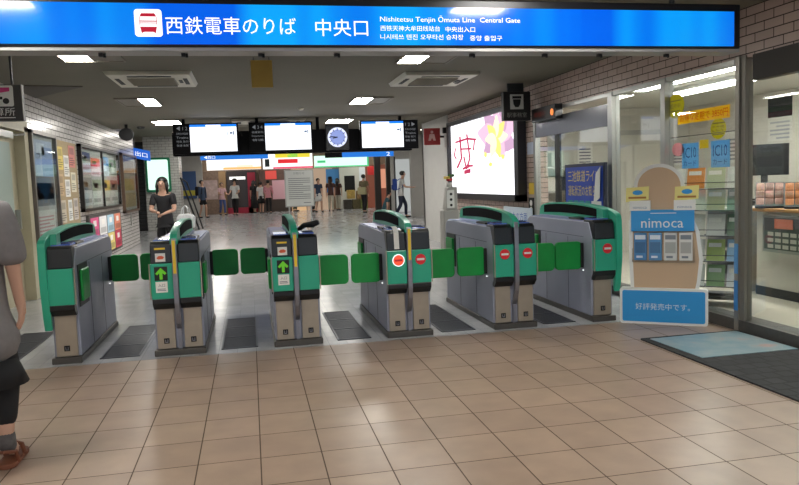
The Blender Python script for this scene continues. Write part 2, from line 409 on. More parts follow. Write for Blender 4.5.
def flap(t, side, xe, yc, up=.0):
    """green padded flap standing out from the gate side xe into the lane"""
    x0, x1 = (xe+side*.015, xe+side*.285)
    m = MB(); m.rrect(min(x0, x1), max(x0, x1), .485+up, .755+up, yc-.02, yc+.02, .04, .008); m.build('flap', FLAPG, t)
    m = MB(); m.box(min(xe, xe+side*.03), max(xe, xe+side*.03), yc-.03, yc+.03, .5+up, .74+up, .004); m.build('flap_hinge', BLACK, t)
    m = MB(); m.cyl((xe+side*.009, yc-.03, .475), (xe+side*.009, yc-.036, .475), .007, n=10); m.build('flap_lamp', LW, t)
def stowed(t, side, xe, yc):
    a, b_ = sorted((xe+side*.002, xe+side*.03))
    m = MB(); m.prism([(yc-.13, .49), (yc+.13, .49), (yc+.13, .755), (yc-.13, .755)], 'x', a, b_, .012); m.build('folded_flap', FLAPG, t)
    a, b_ = sorted((xe-side*.002, xe+side*.008))
    m = MB(); m.box(a, b_, yc-.17, yc+.17, .45, .80); m.build('flap_recess', DARK, t)

def gate(label, x0, x1, hood_x, shell, halves, flaps, yellow=True, signs=(), post=True, inset=(-1, 1)):
    xc = (x0+x1)/2
    t = thing('ticket_gate', label, 'ticket gate', (xc, 6.22, 0), 0, 'ticket gates across the concourse')
    a, b_ = x0-xc, x1-xc
    m = MB(); m.box(a-.01, b_+.01, .0, 1.67, 0, .05, .006); m.build('plinth', mat('plinth_steel', (84, 80, 76), .4, .4), t)
    m = MB(); m.prism([(.06, .05), (.06, .42), (.03, .46), (.03, .80), (.10, .945), (1.56, .945), (1.63, .91), (1.65, .85), (1.65, .05)], 'x', a, b_, .008)
    m.build('cabinet', SIDE, t)
    for s, xe in ((-1, a), (1, b_)):                          # panel seams on the sides
        m = MB()
        for yy in (.55, 1.1): m.box(min(xe, xe+s*.002), max(xe, xe+s*.002), yy-.002, yy+.002, .06, .78)
        m.box(min(xe, xe+s*.002), max(xe, xe+s*.002), .2, 1.6, .798, .802)
        m.build('panel_seam', DARK, t)
    for h0, h1 in halves:
        h0 -= xc; h1 -= xc; hm = (h0+h1)/2
        m = MB(); m.box(h0+.012, h1-.012, .035, .062, .055, .40, .004); d = m.build('access_door', DOORST, t)
        m = MB(); m.box(hm-.022, hm+.022, .03, .036, .10, .145); m.mi = 1; m.box(hm-.012, hm-.006, .026, .031, .108, .135); m.box(hm+.006, hm+.012, .026, .031, .108, .135); m.box(hm-.012, hm+.012, .026, .031, .108, .114)
        m.build('door_lock', [BLACK, STEEL], d)
        m = MB(); m.prism([(-.034, .49), (-.034, .445), (.02, .395), (.14, .395), (.14, .49)], 'x', h0-.002, h1+.002, .006); m.build('dark_band', BLACKG, t)
        m = MB(); m.box(h0-.003, h1+.003, -.036, .16, .49, .786, .005); m.build('front_panel', GREEN, t)
        m = MB(); m.prism([(-.022, .786), (-.004, .945), (.03, .968), (.22, .962), (.22, .786)], 'x', h0-.001, h1+.001, .008); m.build('head_panel', BLACKG, t)
        m = MB(); m.prism([(.06, .962), (.06, .976), (.24, .985), (.25, .962)], 'x', h0+.02, h1-.02, .004); m.build('card_reader', READER, t)
        m = MB(); m.box(h0+.012, h1-.012, .26, 1.56, .94, .953, .003); m.build('top_cover', TOPBLUE, t)
        m = MB(); m.box(h0+.03, h1-.03, .34, .62, .952, .972, .006); m.build('ticket_outlet', BLACKG, t)
    for s, xe in ((-1, a), (1, b_)):
        m = MB(); m.box(xe-.004+s*.006, xe+.004+s*.006, -.038, -.028, .49, .786); m.build('edge_strip', DOORST, t)
    if hood_x is not None: hood(t, hood_x-xc, .06, shell, inset)
    if post:
        px = hood_x-xc
        path = [(.0, 1.0), (-.045, .99), (-.06, .93), (-.062, .75), (-.062, .55), (-.06, .45), (-.045, .36), (-.005, .27), (.04, .22)]
        back = [(y+.03, z) for y, z in path][::-1]
        m = MB(); m.prism(path+back, 'x', px-.02, px+.02, .004); p = m.build('front_post', STEEL, t)
        if yellow:
            m = MB(); m.box(px-.012, px+.012, -.068, -.06, .70, .975); m.build('yellow_strip', YELLOW, p)
        m = MB(); m.box(px-.015, px+.015, .03, .06, .05, .22); m.build('post_foot', STEEL, p)
    for kind, x, z in signs:
        x -= xc
        if kind == 'no': no_entry(t, x, z)
        if kind == 'nolit': no_entry(t, x, z, True)
        if kind == 'arrow': arrow_panel(t, x, z)
    for s, y in flaps:
        xe = b_ if s > 0 else a
        flap(t, s, xe, y)
        stowed(t, s, xe, 1.42 if y < .7 else .27)
    return t
FR, RE = .23, 1.42
gate('slim single ticket gate nearest the left wall, its arched green hood on the wall side', -1.64, -1.43, -1.655, True, [(-1.63, -1.44)], [(1, RE)], post=False, inset=(1,))
g2 = gate('double gate with green up arrow in front of the woman with the white bag', -.84, -.44, -.64, False, [(-.835, -.665), (-.615, -.445)], [(-1, RE), (1, RE)], True, [('arrow', -.755, .70)])
g3 = gate('double ticket gate with green up arrow and a black arm sticking out on top', .152, .552, .352, False, [(.157, .327), (.377, .547)], [(-1, RE), (1, FR)], True, [('arrow', .245, .70)])
g4 = gate('double ticket gate with one orange-lit disc, one red disc and yellow-striped post', 1.15, 1.55, 1.35, False, [(1.155, 1.325), (1.375, 1.545)], [(-1, FR), (1, FR)], True, [('nolit', 1.252, .70), ('no', 1.452, .70)])
g5 = gate('double ticket gate with two red no-entry discs and plain steel post', 2.15, 2.55, 2.35, False, [(2.155, 2.325), (2.375, 2.545)], [(-1, FR), (1, FR)], False, [('no', 2.24, .70), ('no', 2.46, .70)])
gate('slim single ticket gate with one red disc beside the cutout card display', 3.13, 3.35, 3.37, True, [(3.14, 3.34)], [(-1, FR)], post=False, inset=(-1,), signs=[('no', 3.255, .70)])
# extras on single gates: a white paper strip on the fourth gate's hood, black arm on the third
m = MB(); m.prism([(-.028, .80), (-.01, .94), (.05, .985), (.12, .99), (.12, .993), (.048, .989), (-.013, .944), (-.032, .80)], 'x', -.13, -.085); m.build('paper_strip', PAPER, g4)
m = MB(); m.tube([(.06, .5, .97), (.12, .45, 1.02), (.2, .4, 1.03), (.25, .38, 1.05)], [.02, .025, .03, .022], 10); m.build('scanner_arm', BLACK, g3)

# ------------------------------------------------------------------ floor grates in the lanes
GR = mat('grate_steel', (96, 98, 106), .4, .6); GRD = mat('grate_dark', (34, 36, 42), .5, .3)
for lab, x0, x1 in (('left of the first gate', -2.3, -1.98), ('between first and second gates', -1.3, -.98), ('between second and third gates', -.31, 0.), ('between third and fourth gates', .7, 1.0), ('between fourth and fifth gates', 1.66, 1.98), ('between fifth and sixth gates', 2.66, 2.98)):
    t = thing('floor_grate', 'dark slatted drain grate set in the floor '+lab, 'floor grate', ((x0+x1)/2, 6.3, 0), 0, 'floor grates in the gate lanes')
    hw = (x1-x0)/2
    m = MB(); m.box(-hw, hw, 0, 1.42, .0005, .003); m.build('pit', GRD, t)
    m = MB()
    for q in (-hw, hw-.015): m.box(q, q+.015, 0, 1.42, .002, .007)
    for yy in (0, .47, .94, 1.405): m.box(-hw, hw, yy, yy+.015, .002, .007)
    m.build('frame', GR, t)
    for sec in range(3):
        m = MB()
        for k in range(10): yy = .03+sec*.468+k*.043; m.box(-hw+.02, hw-.02, yy, yy+.014, .002, .0055)
        m.build('slat_section', GR, t)

# ------------------------------------------------------------------ mats on the floor at the right
CARPET = tile_mat('carpet_mat', (52, 52, 54), (40, 40, 43), (26, 26, 28), .12, .12, (0, 0), .02, rough=.9, offset=.5, var=.25, bump=.5)
m = MB(); m.rrect(3.14, 4.06, 2.2, 5.42, .001, .012, .02, axis='z')
o = m.build('door_mat', CARPET); tag(o, 'dark charcoal carpet mat lying before the glass office front', 'mat')
BM = bpy.data.materials.new('blue_grey_film'); BM.use_nodes = True; nt = BM.node_tree; b = nt.nodes['Principled BSDF']; b.inputs['Roughness'].default_value = .35
tc = nt.nodes.new('ShaderNodeTexCoord'); n = nt.nodes.new('ShaderNodeTexNoise'); n.inputs['Scale'].default_value = 5; n.inputs['Detail'].default_value = 3
r = nt.nodes.new('ShaderNodeValToRGB'); e = r.color_ramp.elements
e[0].position = .4; e[0].color = (*lin((122, 152, 164)), 1); e[1].position = .6; e[1].color = (*lin((150, 164, 168)), 1)
x_ = e.new(.68); x_.color = (*lin((176, 146, 140)), 1)
nt.links.new(tc.outputs['Object'], n.inputs['Vector']); nt.links.new(n.outputs['Fac'], r.inputs['Fac']); nt.links.new(r.outputs['Color'], b.inputs['Base Color'])
m = MB(); m.prism([(3.2, 5.36), (3.22, 4.68), (4.04, 4.68), (4.02, 5.38)], 'z', .0125, .017)
o = m.build('floor_sheet', BM); tag(o, 'pale blue-grey printed sheet lying on the charcoal mat', 'floor sheet')

# ------------------------------------------------------------------ departure boards
BEAMB = mat('board_black', (8, 8, 12), .7, spec=.2)
SCR = mat('screen_white', (244, 248, 255), .3, emit=1.5)
SCRB = mat('screen_blue', (20, 128, 250), .3, emit=1.2)
SCRG = mat('screen_print', (120, 150, 190), .3, emit=.5)
t = thing('display_gantry', 'long black gantry hung under the ceiling carrying the departure boards', 'gantry', (0, 14.5, 0))
m = MB(); m.box(-1.42, 3.32, .081, .3, 2.02, 2.48, .01); m.build('crossbeam', BEAMB, t)
for x in (-1.2, .2, 1.4, 3.1):
    m = MB(); m.box(x-.03, x+.03, .14, .2, 2.47, ZC); m.build('hanger', BEAMB, t)
def board(x0, x1, label, side, lines):
    t = thing('departure_board', label, 'departure board', ((x0+x1)/2, 14.5, 0), 0, 'departure boards on the gantry')
    hw = (x1-x0)/2; s0, s1 = (-hw, -hw+.29) if side < 0 else (hw-.29, hw)
    m = MB(); m.box(-hw-.02, hw+.02, -.05, .07, 2.05, 2.63, .006); m.build('housing', BEAMB, t)
    a, b_ = (s1, hw-.015) if side < 0 else (-hw+.015, s0)
    m = MB(); m.box(a, b_, -.056, -.048, 2.085, 2.605); s = m.build('screen', SCR, t)
    m = MB(); m.box(a, b_, -.0585, -.055, 2.56, 2.605); d = m.build('header_bar', SCRB, s)
    m = MB(); m.box(a+(b_-a)*.34, a+(b_-a)*.66, -.0595, -.0585, 2.566, 2.598); m.build('header_text', SCR, s)
    m = MB(); q = b_-.13; m.box(q-.05, q-.04, -.059, -.055, 2.38, 2.47); m.box(q, q+.05, -.059, -.055, 2.42, 2.455); m.box(q+.06, q+.08, -.059, -.055, 2.4, 2.475); m.build('screen_text', SCRG, s)
    for q in (-hw*.5, hw*.5):
        m = MB(); m.box(q-.05, q+.05, .065, .08, 2.2, 2.4); m.build('mounting_bracket', BEAMB, t)
    m = MB(); xm = (s0+s1)/2
    m.text(lines[0], (xm, -.051, 2.54), (1, 0, 0), (0, 0, 1), .085, .2)
    for k, l in enumerate(lines[1:]): m.text(l, (xm, -.051, 2.44-.075*k), (1, 0, 0), (0, 0, 1), .042, .22)
    m.build('lettering', mat('board_lettering', (190, 194, 200), .5, emit=.3), t)
board(-1.36, -.18, 'departure board at the left end of the gantry, white screen right of its black caption', -1, ['◀ 1 2', '天神大牟田線', 'Trains', '特急 急行', '普通 各駅'])
board(.06, 1.26, 'departure board in the middle beside the clock, black caption at its left', -1, ['◀ 3 4', '発車案内', 'Departures', '普通'])
board(2.25, 3.41, 'departure board right of the clock with its black caption at the right end', 1, ['1 2 ▶', '天神大牟田線', 'Trains', '特急 急行', '普通'])
# clock
t = thing('station_clock', 'round white clock with bluish lit dial on the black gantry', 'clock', (1.77, 14.5, 2.31))
m = MB(); m.box(-.23, .23, -.04, .079, -.25, .25, .01); m.build('case', mat('clock_case', (26, 28, 34), .4), t)
m = MB(); m.cyl((0, -.04, 0), (0, -.055, 0), .195, n=40); d = m.build('dial', mat('clock_dial_rim', (226, 232, 255), .3, emit=1.1), t)
m = MB(); m.cyl((0, -.055, 0), (0, -.058, 0), .15, n=40); m.build('dial_centre', mat('clock_dial_blue', (150, 170, 240), .3, emit=.8), d)
m = MB()
for k in range(12):
    a = k*PI/6; m.cyl((math.sin(a)*.13, -.057, math.cos(a)*.13), (math.sin(a)*.175, -.0575, math.cos(a)*.175), .008, n=6)
m.build('hour_mark', mat('clock_mark', (60, 76, 140), .4), d)
for a, l, r_ in ((-1.75, .1, .011), (-1.45, .15, .008)):
    m = MB(); m.cyl((0, -.062, 0), (math.sin(a)*l, -.062, math.cos(a)*l), r_, n=8); m.build('hand', mat('clock_hand', (30, 34, 70), .4), t)

# ------------------------------------------------------------------ hanging signs
t = thing('fare_adjustment_sign', 'dark flag sign with white pictogram square at the left edge under the ceiling', 'sign', (-2.3, 7.5, 0))
m = MB(); m.box(-.3, .24, -.04, .04, 2.09, 2.43, .008); m.build('board', mat('sign_charcoal', (62, 60, 58), .45), t)
m = MB(); m.rrect(-.06, .165, 2.225, 2.42, -.046, -.04, .018); p = m.build('pictogram', WHITE, t)
m = MB(); m.prism([(-.03, 2.34), (.135, 2.365), (.135, 2.4), (-.03, 2.4)], 'y', -.049, -.045); m.mi = 1; m.cyl((.02, -.049, 2.27), (.02, -.045, 2.27), .024, n=14); m.cyl((.1, -.049, 2.275), (.1, -.045, 2.275), .028, n=14); m.box(-.03, .07, -.049, -.045, 2.29, 2.315)
m.build('pictogram_drawing', [mat('pictogram_pink', (206, 60, 128), .5), BLACK], p)
m = MB(); m.text('精算所', (.03, -.041, 2.175), (1, 0, 0), (0, 0, 1), .075, .28); m.box(-.1, .17, -.0425, -.0405, 2.116, 2.124); m.build('lettering', WHITE, t)
m = MB(); m.cyl((-.2, 0, 2.42), (-.2, 0, ZC), .012); m.cyl((.15, 0, 2.42), (.15, 0, ZC), .012); m.build('hanger', DARK, t)

t = thing('office_sign', 'black flag sign with white pictogram hung above the lit flower panel', 'sign', (3.8, 9.9, 0))
m = MB(); m.box(-.2, .21, -.05, .05, 2.2, 2.61, .006); m.build('board', mat('sign_black', (30, 28, 28), .4), t)
m = MB(); m.box(-.1, .1, -.056, -.05, 2.36, 2.57); p = m.build('pictogram', mat('pictogram_white', (200, 200, 196), .5), t)
m = MB(); m.prism([(-.06, 2.50), (-.05, 2.43), (-.025, 2.39), (.025, 2.39), (.05, 2.43), (.06, 2.50)], 'y', -.059, -.055); m.box(-.068, .068, -.059, -.055, 2.51, 2.545); m.build('pictogram_drawing', BLACK, p)
m = MB(); m.text('駅事務室', (0, -.051, 2.28), (1, 0, 0), (0, 0, 1), .07, .3); m.build('lettering', mat('dim_lettering', (150, 148, 144), .5), t)
m = MB(); m.box(-.12, .12, -.015, .015, 2.6, ZC); m.build('hanger', DARK, t)

t = thing('train_led_sign', 'small black LED sign with an orange glow at its end beside the office glass', 'sign', (4.03, 9.35, 0))
m = MB(); m.box(-.05, .06, -.4, .4, 2.15, 2.34, .006); m.build('case', BLACKG, t)
m = MB(); m.text('準備中', (-.052, .1, 2.245), (0, -1, 0), (0, 0, 1), .07, .4); m.mi = 1; m.cyl((-.049, -.31, 2.24), (-.056, -.31, 2.24), .045, n=14); m.build('lamp_text', [mat('led_red_dim', (120, 40, 30), .4, emit=.4), mat('led_orange', (255, 140, 60), .4, emit=1.2)], t)
t = thing('exit_flag_sign', 'square red flag sign with white figure on the pale passage wall', 'sign', (3.86, 14.9, 0))
SRED = mat('flag_red', (170, 52, 54), .5, emit=.0)
m = MB(); m.box(-.2, .15, -.02, .02, 2.13, 2.48, .004); m.build('board', SRED, t)
m = MB(); m.cyl((-.03, -.024, 2.4), (-.03, -.02, 2.4), .03, n=14); m.prism([(-.08, 2.36), (.02, 2.36), (.05, 2.22), (.0, 2.22), (-.03, 2.28), (-.06, 2.22), (-.11, 2.22)], 'y', -.024, -.02); m.build('figure', mat('flag_figure', (222, 180, 176), .5), t)
m = MB(); m.box(.14, .235, -.012, .012, 2.28, 2.32); m.build('bracket', DARK, t)
m = MB(); m.box(-.07, .005, -.05, .03, 0, .12, .008); o = m.build('security_camera', BLACK, None, loc=(XR-.0, 14.75, 2.36)); tag(o, 'tiny black camera box on the wall corner above the red sign', 'camera')
# ceiling speaker
t = thing('ceiling_speaker', 'black round loudspeaker hung under the ceiling near the left wall', 'speaker', (-2.4, 15.6, ZC))
m = MB(); m.cyl((0, 0, 0), (0, 0, -.1), .03, n=10); m.build('stem', BLACK, t)
m = MB(); m.ball((0, -.02, -.2), .15, .14, .13); m.build('body', BLACK, t, True)
m = MB(); m.cyl((.02, -.12, -.2), (.03, -.2, -.22), .09, .12, 18); m.build('horn', BLACK, t)
m = MB(); m.lathe([(.0, -.05), (.06, -.045), (.085, -.02), (.09, 0)], (-2.2, 16.2, ZC), 16); o = m.build('smoke_detector', mat('detector_dark', (60, 58, 54), .5)); tag(o, 'small dark dome detector on the ceiling beside the loudspeaker', 'detector')
for lab, x, y in (('nearest the right ceiling light', 1.86, 7.05), ('beside the left ceiling light', -.56, 7.3), ('over the middle of the hall', .95, 12.9)):
    m = MB(); m.lathe([(.0, -.035), (.04, -.03), (.055, -.012), (.06, 0)], (x, y, ZC), 16); o = m.build('smoke_detector', ACW); tag(o, 'small round ceiling smoke detector '+lab, 'detector')

# ------------------------------------------------------------------ left wall fittings (x = XL, facing +x)
def sheet(name, label, cat, y0, y1, z0, z1, blocks, group=None, x=None, base=(224, 222, 214), side=1, th=.004, emit=0):
    """poster lying against a wall plane x; blocks = (u0,u1,v0,v1,rgb) in 0..1 of the sheet"""
    x = XL if x is None else x
    m = MB(); m.prism([(y0, z0), (y1, z0), (y1, z1), (y0, z1)], 'x', x, x+side*th)
    mats = [mat('sheet_%d_%d_%d_%.1f' % (*base, emit), base, .55, emit=emit)]
    for u0, u1, v0, v1, c in blocks:
        mm = mat('sheet_%d_%d_%d_%.1f' % (*c, emit), c, .55, emit=emit)
        if mm not in mats: mats.append(mm)
        m.mi = mats.index(mm)
        a, b_ = y0+(y1-y0)*u0, y0+(y1-y0)*u1; p, q = z0+(z1-z0)*v0, z0+(z1-z0)*v1
        m.prism([(a, p), (b_, p), (b_, q), (a, q)], 'x', x+side*th, x+side*(th+.001))
    o = m.build(name, mats); tag(o, label, cat, group); return o
def rows_of_text(n, c=(150, 150, 150), u0=.1, u1=.9, v0=.1, v1=.85):
    out = []
    for k in range(n):
        v = v0+(v1-v0)*k/n; out.append((u0, u1-(.25 if k % 3 == 0 else 0), v, v+(v1-v0)/n*.45, c))
    return out

# door at the left edge
d = struct(MB().prism([(8.95, 0), (10.3, 0), (10.3, 2.25), (8.95, 2.25)], 'x', XL-.16, XL-.1).build('door_1', CREAM))
m = MB(); m.box(XL-.12, XL+.03, 10.18, 10.34, 0, 2.27, .006); m.box(XL-.12, XL+.03, 8.9, 9.0, 0, 2.27); m.box(XL-.12, XL+.03, 8.9, 10.34, 2.2, 2.34); m.build('door_frame', CREAM, d)
m = MB(); m.box(XL-.1, XL-.09, 9.15, 9.95, .95, 2.05); m.build('door_glass', mat('frosted_glass', (190, 206, 198), .25), d)
m = MB(); m.box(XL-.1, XL-.04, 10.0, 10.04, .95, 1.2); m.build('door_handle', ALU, d)
m = MB(); m.box(XL-.1, XL-.02, 9.3, 9.9, 2.1, 2.18); m.cyl((XL-.04, 9.9, 2.14), (XL+.05, 10.1, 2.16), .015); m.build('door_closer', ALU, d)

def case(label, y0, y1, z0, z1, fr=DARKFR, depth=.07, fw=.05, glass=True, panes=1):
    t = thing('poster_case', label, 'display case', (XL, (y0+y1)/2, 0), 0, 'wall poster cases')
    h = (y1-y0)/2
    m = MB(); m.box(0.002, depth, -h, -h+fw, z0, z1); m.box(.002, depth, h-fw, h, z0, z1); m.box(.002, depth, -h, h, z0, z0+fw); m.box(.002, depth, -h, h, z1-fw, z1)
    for k in range(1, panes):
        q = -h+2*h*k/panes; m.box(.03, depth, q-.02, q+.02, z0, z1)
    m.build('frame', fr, t)
    m = MB(); m.box(.002, .012, -h+.01, h-.01, z0+.01, z1-.01); m.build('back_board', mat('case_back', (186, 182, 176), .6, var=.05), t)
    if glass:
        m = MB(); m.box(depth-.014, depth-.01, -h+fw*.8, h-fw*.8, z0+fw*.8, z1-fw*.8); m.build('glass', CASEGLASS, t)
    return t
GREYFR = mat('grey_steel_frame', (128, 122, 118), .35, .6)
case('tall grey poster case beside the cream door', 10.36, 11.62, .58, 2.25, GREYFR)
sheet('poster', 'pale blue mountain poster in the upper half of the tall grey case', 'poster', 10.5, 11.5, 1.22, 2.14, [(0, 1, .0, .45, (120, 122, 128)), (.05, .95, .1, .35, (92, 96, 102)), (.0, .4, .5, .8, (178, 190, 220)), (.45, 1, .45, .9, (160, 176, 216)), (.2, .6, .78, .95, (230, 234, 246))], x=XL+.014, base=(196, 202, 224))
sheet('notice', 'white printed notice at the bottom of the tall grey case', 'notice', 10.5, 11.45, .78, 1.16, rows_of_text(6, (206, 150, 156)), x=XL+.014)
m = MB(); m.box(0.0015, .03, -.68, .62, .86, 2.2, .004); o = m.build('notice_board', mat('cork_board', (172, 152, 118), .8, var=.1, scale=30), None, loc=(XL, 12.36, 0)); tag(o, 'tan notice board covered in leaflets between the two glazed cases', 'notice board')
leaf = [('yellow flyer at the top corner of the tan notice board', 11.75, 12.05, 1.75, 2.1, (214, 190, 90)), ('red and white flyer near the top of the tan notice board', 12.45, 12.85, 1.8, 2.15, (206, 120, 110)), ('white sheet in the middle of the tan notice board', 12.1, 12.42, 1.65, 1.98, (226, 222, 214)),
        ('cream sheet right of the middle of the tan notice board', 12.5, 12.82, 1.4, 1.72, (222, 214, 188)), ('white leaflet low on the tan notice board, above the tall white sheet', 12.1, 12.4, 1.33, 1.6, (230, 228, 222)), ('tan brochure under the yellow flyer of the notice board', 11.72, 12.0, 1.35, 1.68, (190, 160, 120)),
        ('tall white sheet low on the tan notice board', 12.2, 12.45, .95, 1.28, (232, 232, 228)), ('pale flyer in the bottom corner of the tan notice board', 12.55, 12.85, .95, 1.3, (206, 196, 186)), ('beige flyer at the bottom near the tall grey case', 11.74, 12.05, .93, 1.28, (200, 190, 170))]
for l, a, b_, p, q, c_ in leaf:
    sheet('flyer', l, 'flyer', a, b_, p, q, rows_of_text(4, tuple(int(v*.6) for v in c_), v1=.5)+[(.15, .85, .6, .9, tuple(int(v*.8) for v in c_))], 'leaflets on the tan notice board', XL+.03, c_)
case('wide dark glazed case of tourist posters on the left wall', 13.18, 16.85, 1.05, 2.22, DARKFR, panes=2)
tp = [('blue poster with white band, top row of the wide dark case', 13.35, 14.1, 1.75, 2.1, (40, 60, 130), (200, 206, 226)), ('red headline poster in the top row of the wide dark case', 14.15, 14.95, 1.68, 2.02, (214, 60, 84), (236, 210, 214)), ('sky blue poster, top row right pane of the wide dark case', 15.1, 15.85, 1.7, 2.08, (84, 150, 206), (220, 232, 240)), ('green field poster in the top corner of the wide dark case', 15.9, 16.7, 1.7, 2.05, (96, 140, 96), (206, 214, 196)),
      ('grey town poster low in the left pane of the wide dark case', 13.35, 14.1, 1.15, 1.65, (120, 124, 130), (198, 200, 204)), ('pale landscape poster below the red headline poster', 14.15, 14.95, 1.15, 1.62, (150, 154, 130), (214, 214, 204)), ('yellow flower poster low in the right pane of the wide dark case', 15.1, 15.85, 1.15, 1.62, (206, 170, 80), (196, 190, 178)), ('brown temple poster in the bottom corner of the wide dark case', 15.9, 16.7, 1.15, 1.62, (130, 100, 80), (200, 194, 184))]
for l, a, b_, p, q, c1, c2 in tp:
    sheet('poster', l, 'poster', a, b_, p, q, [(0, 1, .55, 1, c1), (.1, .9, .1, .25, tuple(int(v*.75) for v in c2)), (.2, .6, .65, .85, c2)], 'tourist posters in the wide dark case', XL+.014, c2)
case('narrow brown poster case nearest the far end of the left wall', 17.3, 19.4, .88, 2.25, mat('brown_frame', (96, 76, 62), .4, .2))
sheet('poster', 'faded brown and yellow poster in the narrow case', 'poster', 17.5, 19.2, 1.0, 2.12, [(0, 1, .0, .3, (176, 150, 110)), (.1, .9, .35, .6, (196, 164, 96)), (.0, 1, .7, 1, (140, 116, 100))], x=XL+.014, base=(186, 170, 150))
# leaflet panel under the wide case
m = MB(); m.box(.0015, .05, -1.6, 1.6, .16, .97, .006); o = m.build('leaflet_board', mat('panel_dark', (70, 64, 62), .5), None, loc=(XL, 15.1, 0)); tag(o, 'low dark panel of colourful leaflets under the wide poster case', 'leaflet panel')
k = 0
names = ['bright pink leaflet', 'white leaflet', 'pale blue leaflet', 'orange and pink leaflet', 'light green leaflet', 'white and lilac leaflet', 'yellow leaflet', 'crimson leaflet']
cols = [(226, 84, 140), (228, 226, 226), (170, 204, 222), (230, 140, 110), (180, 214, 190), (206, 196, 222), (226, 206, 120), (206, 60, 90)]
for r_ in range(2):
    for q in range(4):
        y = 13.62+.76*q; nm = names[(k*3+r_) % 8] if False else names[(q+4*r_) % 8]; c_ = cols[(q+4*r_) % 8]
        sheet('leaflet', nm+' on the low dark panel, %s row, %s' % (('upper', 'lower')[r_], ('nearest the gates', 'second from the gates', 'third from the gates', 'furthest from the gates')[q]), 'leaflet', y, y+.68, .57-.36*r_, .92-.36*r_, [(.1, .9, .1, .4, tuple(int(v*.8) for v in c_)), (.3, .7, .55, .85, (240, 236, 232))], 'leaflets on the low dark panel', XL+.05, c_); k += 1
m = MB(); m.box(.002, .02, -.06, .06, .55, .9, .004); o = m.build('wall_panel', ALU, None, loc=(XL, 18.35, 0)); tag(o, 'small metal access plate on the tiled wall below the narrow case', 'plate')
# blue flag sign at the far end of left wall
t = thing('direction_sign', 'small blue lit flag sign at the far end of the left wall', 'sign', (-2.58, 19.5, 0))
m = MB(); m.prism([(-.3, 2.22), (.12, 2.12), (.12, 2.38), (-.3, 2.48)], 'y', -.03, .03); m.build('board', mat('flag_blue_lit', (36, 110, 226), .4, emit=.8), t)
m = MB(); m.text('出口', (-.09, -.031, 2.3), (1, 0, -.24), (0, 0, 1), .12, .3); m.build('lettering', LW, t)
m = MB(); m.box(-.28, -.24, -.015, .015, 2.45, ZC); m.build('hanger', DARK, t)
# green rimmed lit panel on the pillar
t = thing('lit_panel', 'white lit panel with green rim on the tiled pillar above the woman', 'lit panel', (-2.98, 25.38, 0))
m = MB(); m.rrect(-.4, .4, 1.3, 2.45, -.06, .018, .06, .008); m.build('frame', mat('rim_green', (20, 130, 90), .4), t)
m = MB(); m.rrect(-.33, .33, 1.38, 2.38, -.066, -.058, .05); m.build('lit_face', mat('panel_mint', (214, 250, 234), .4, emit=1.3), t)
# dark leaning rail/board right of the pillar
t = thing('leaning_frame', 'dark slanted frame standing right of the tiled pillar', 'frame', (-2.2, 24.6, 0))
m = MB(); m.tube([(0, 0, 1.75), (.5, 0, .02)], .03); m.tube([(.16, .35, 1.6), (.6, .35, .02)], .025); m.tube([(0, 0, 1.74), (.16, .35, 1.6)], .02); m.build('bar', DARK, t)

# ------------------------------------------------------------------ right wall: lit flower panel
t = thing('advert_lightbox', 'large white backlit advert with pink and yellow flower on the right wall', 'lightbox', (XR, 12.25, 0))
FB = mat('lightbox_frame', (48, 46, 50), .4, .2)
m = MB(); 
for (a, b_, p, q) in ((-1.98, -1.82, 1.02, 2.5), (1.8, 1.96, 1.02, 2.5), (-1.98, 1.96, 1.02, 1.12), (-1.98, 1.96, 2.44, 2.52)): m.prism([(a, p), (b_, p), (b_, q), (a, q)], 'x', -.14, -.002)
m.build('frame', FB, t)
m = MB(); m.prism([(-1.83, 1.1), (1.82, 1.1), (1.82, 2.46), (-1.83, 2.46)], 'x', -.09, -.01); fc = m.build('lit_face', mat('advert_white', (250, 250, 255), .35, emit=1.7), t)
# petals (facing -x). a = along wall (y), z
m = MB(); pm = [mat('petal_%d' % i, c_, .4, emit=e_) for i, (c_, e_) in enumerate([((214, 170, 206), 1.0), ((238, 196, 222), 1.1), ((255, 226, 120), 1.2), ((255, 244, 200), 1.3), ((222, 70, 170), 1.0)])]
def petal(cy, cz, L, W, ang, mi, lay):
    m.mi = mi; pts = []
    for k in range(16):
        a = 2*PI*k/16; u = L*(.5+.5*math.cos(a)); v = W*math.sin(a)*(.55+.45*math.sin(PI*min(1, u/L+.15)))
        pts.append((cy+u*math.cos(ang)-v*math.sin(ang), cz+u*math.sin(ang)+v*math.cos(ang)))
    pts = [(max(-1.82, min(1.81, -.9+(a+.85)*1.5)), max(1.11, min(2.44, z))) for a, z in pts]
    m.prism(pts, 'x', -.0902-.0006*lay, -.0896)
FY, FZ = -.85, 2.08
for i, (an, L, W, mi) in enumerate(((200, .62, .2, 0), (165, .7, .2, 1), (130, .55, .2, 0), (90, .42, .22, 1), (45, .55, .2, 0), (10, .66, .2, 1), (-30, .5, .16, 0), (235, .45, .15, 1), (270, .3, .12, 3))): petal(FY, FZ, L, W, math.radians(an), mi, i)
for i, an in enumerate((180, 140, 95, 40, 0, 250, 300)): petal(FY, FZ-.03, .36, .1, math.radians(an), 2 if i % 2 else 3, 10+i)
for i, (cy, cz) in enumerate(((-1.62, 2.18), (-1.55, 2.3), (-1.7, 2.05))): petal(cy, cz, .3, .07, math.radians(70+20*i), 4, 20+i)
for i, (cy, cz) in enumerate(((-.7, 1.62), (-1.1, 1.7), (-.5, 1.75))): petal(cy, cz, .1, .04, .6*i, 2, 24+i)
m.build('flower_print', pm, fc)
m = MB(); PK = mat('advert_pink', (214, 40, 96), .4, emit=.8)
def stroke(pts, r): m.tube([(-.0915, A0+(y-A0)*1.5, 1.88+(z-1.88)*1.15) for y, z in pts], r*1.7, 6)
A0 = .85
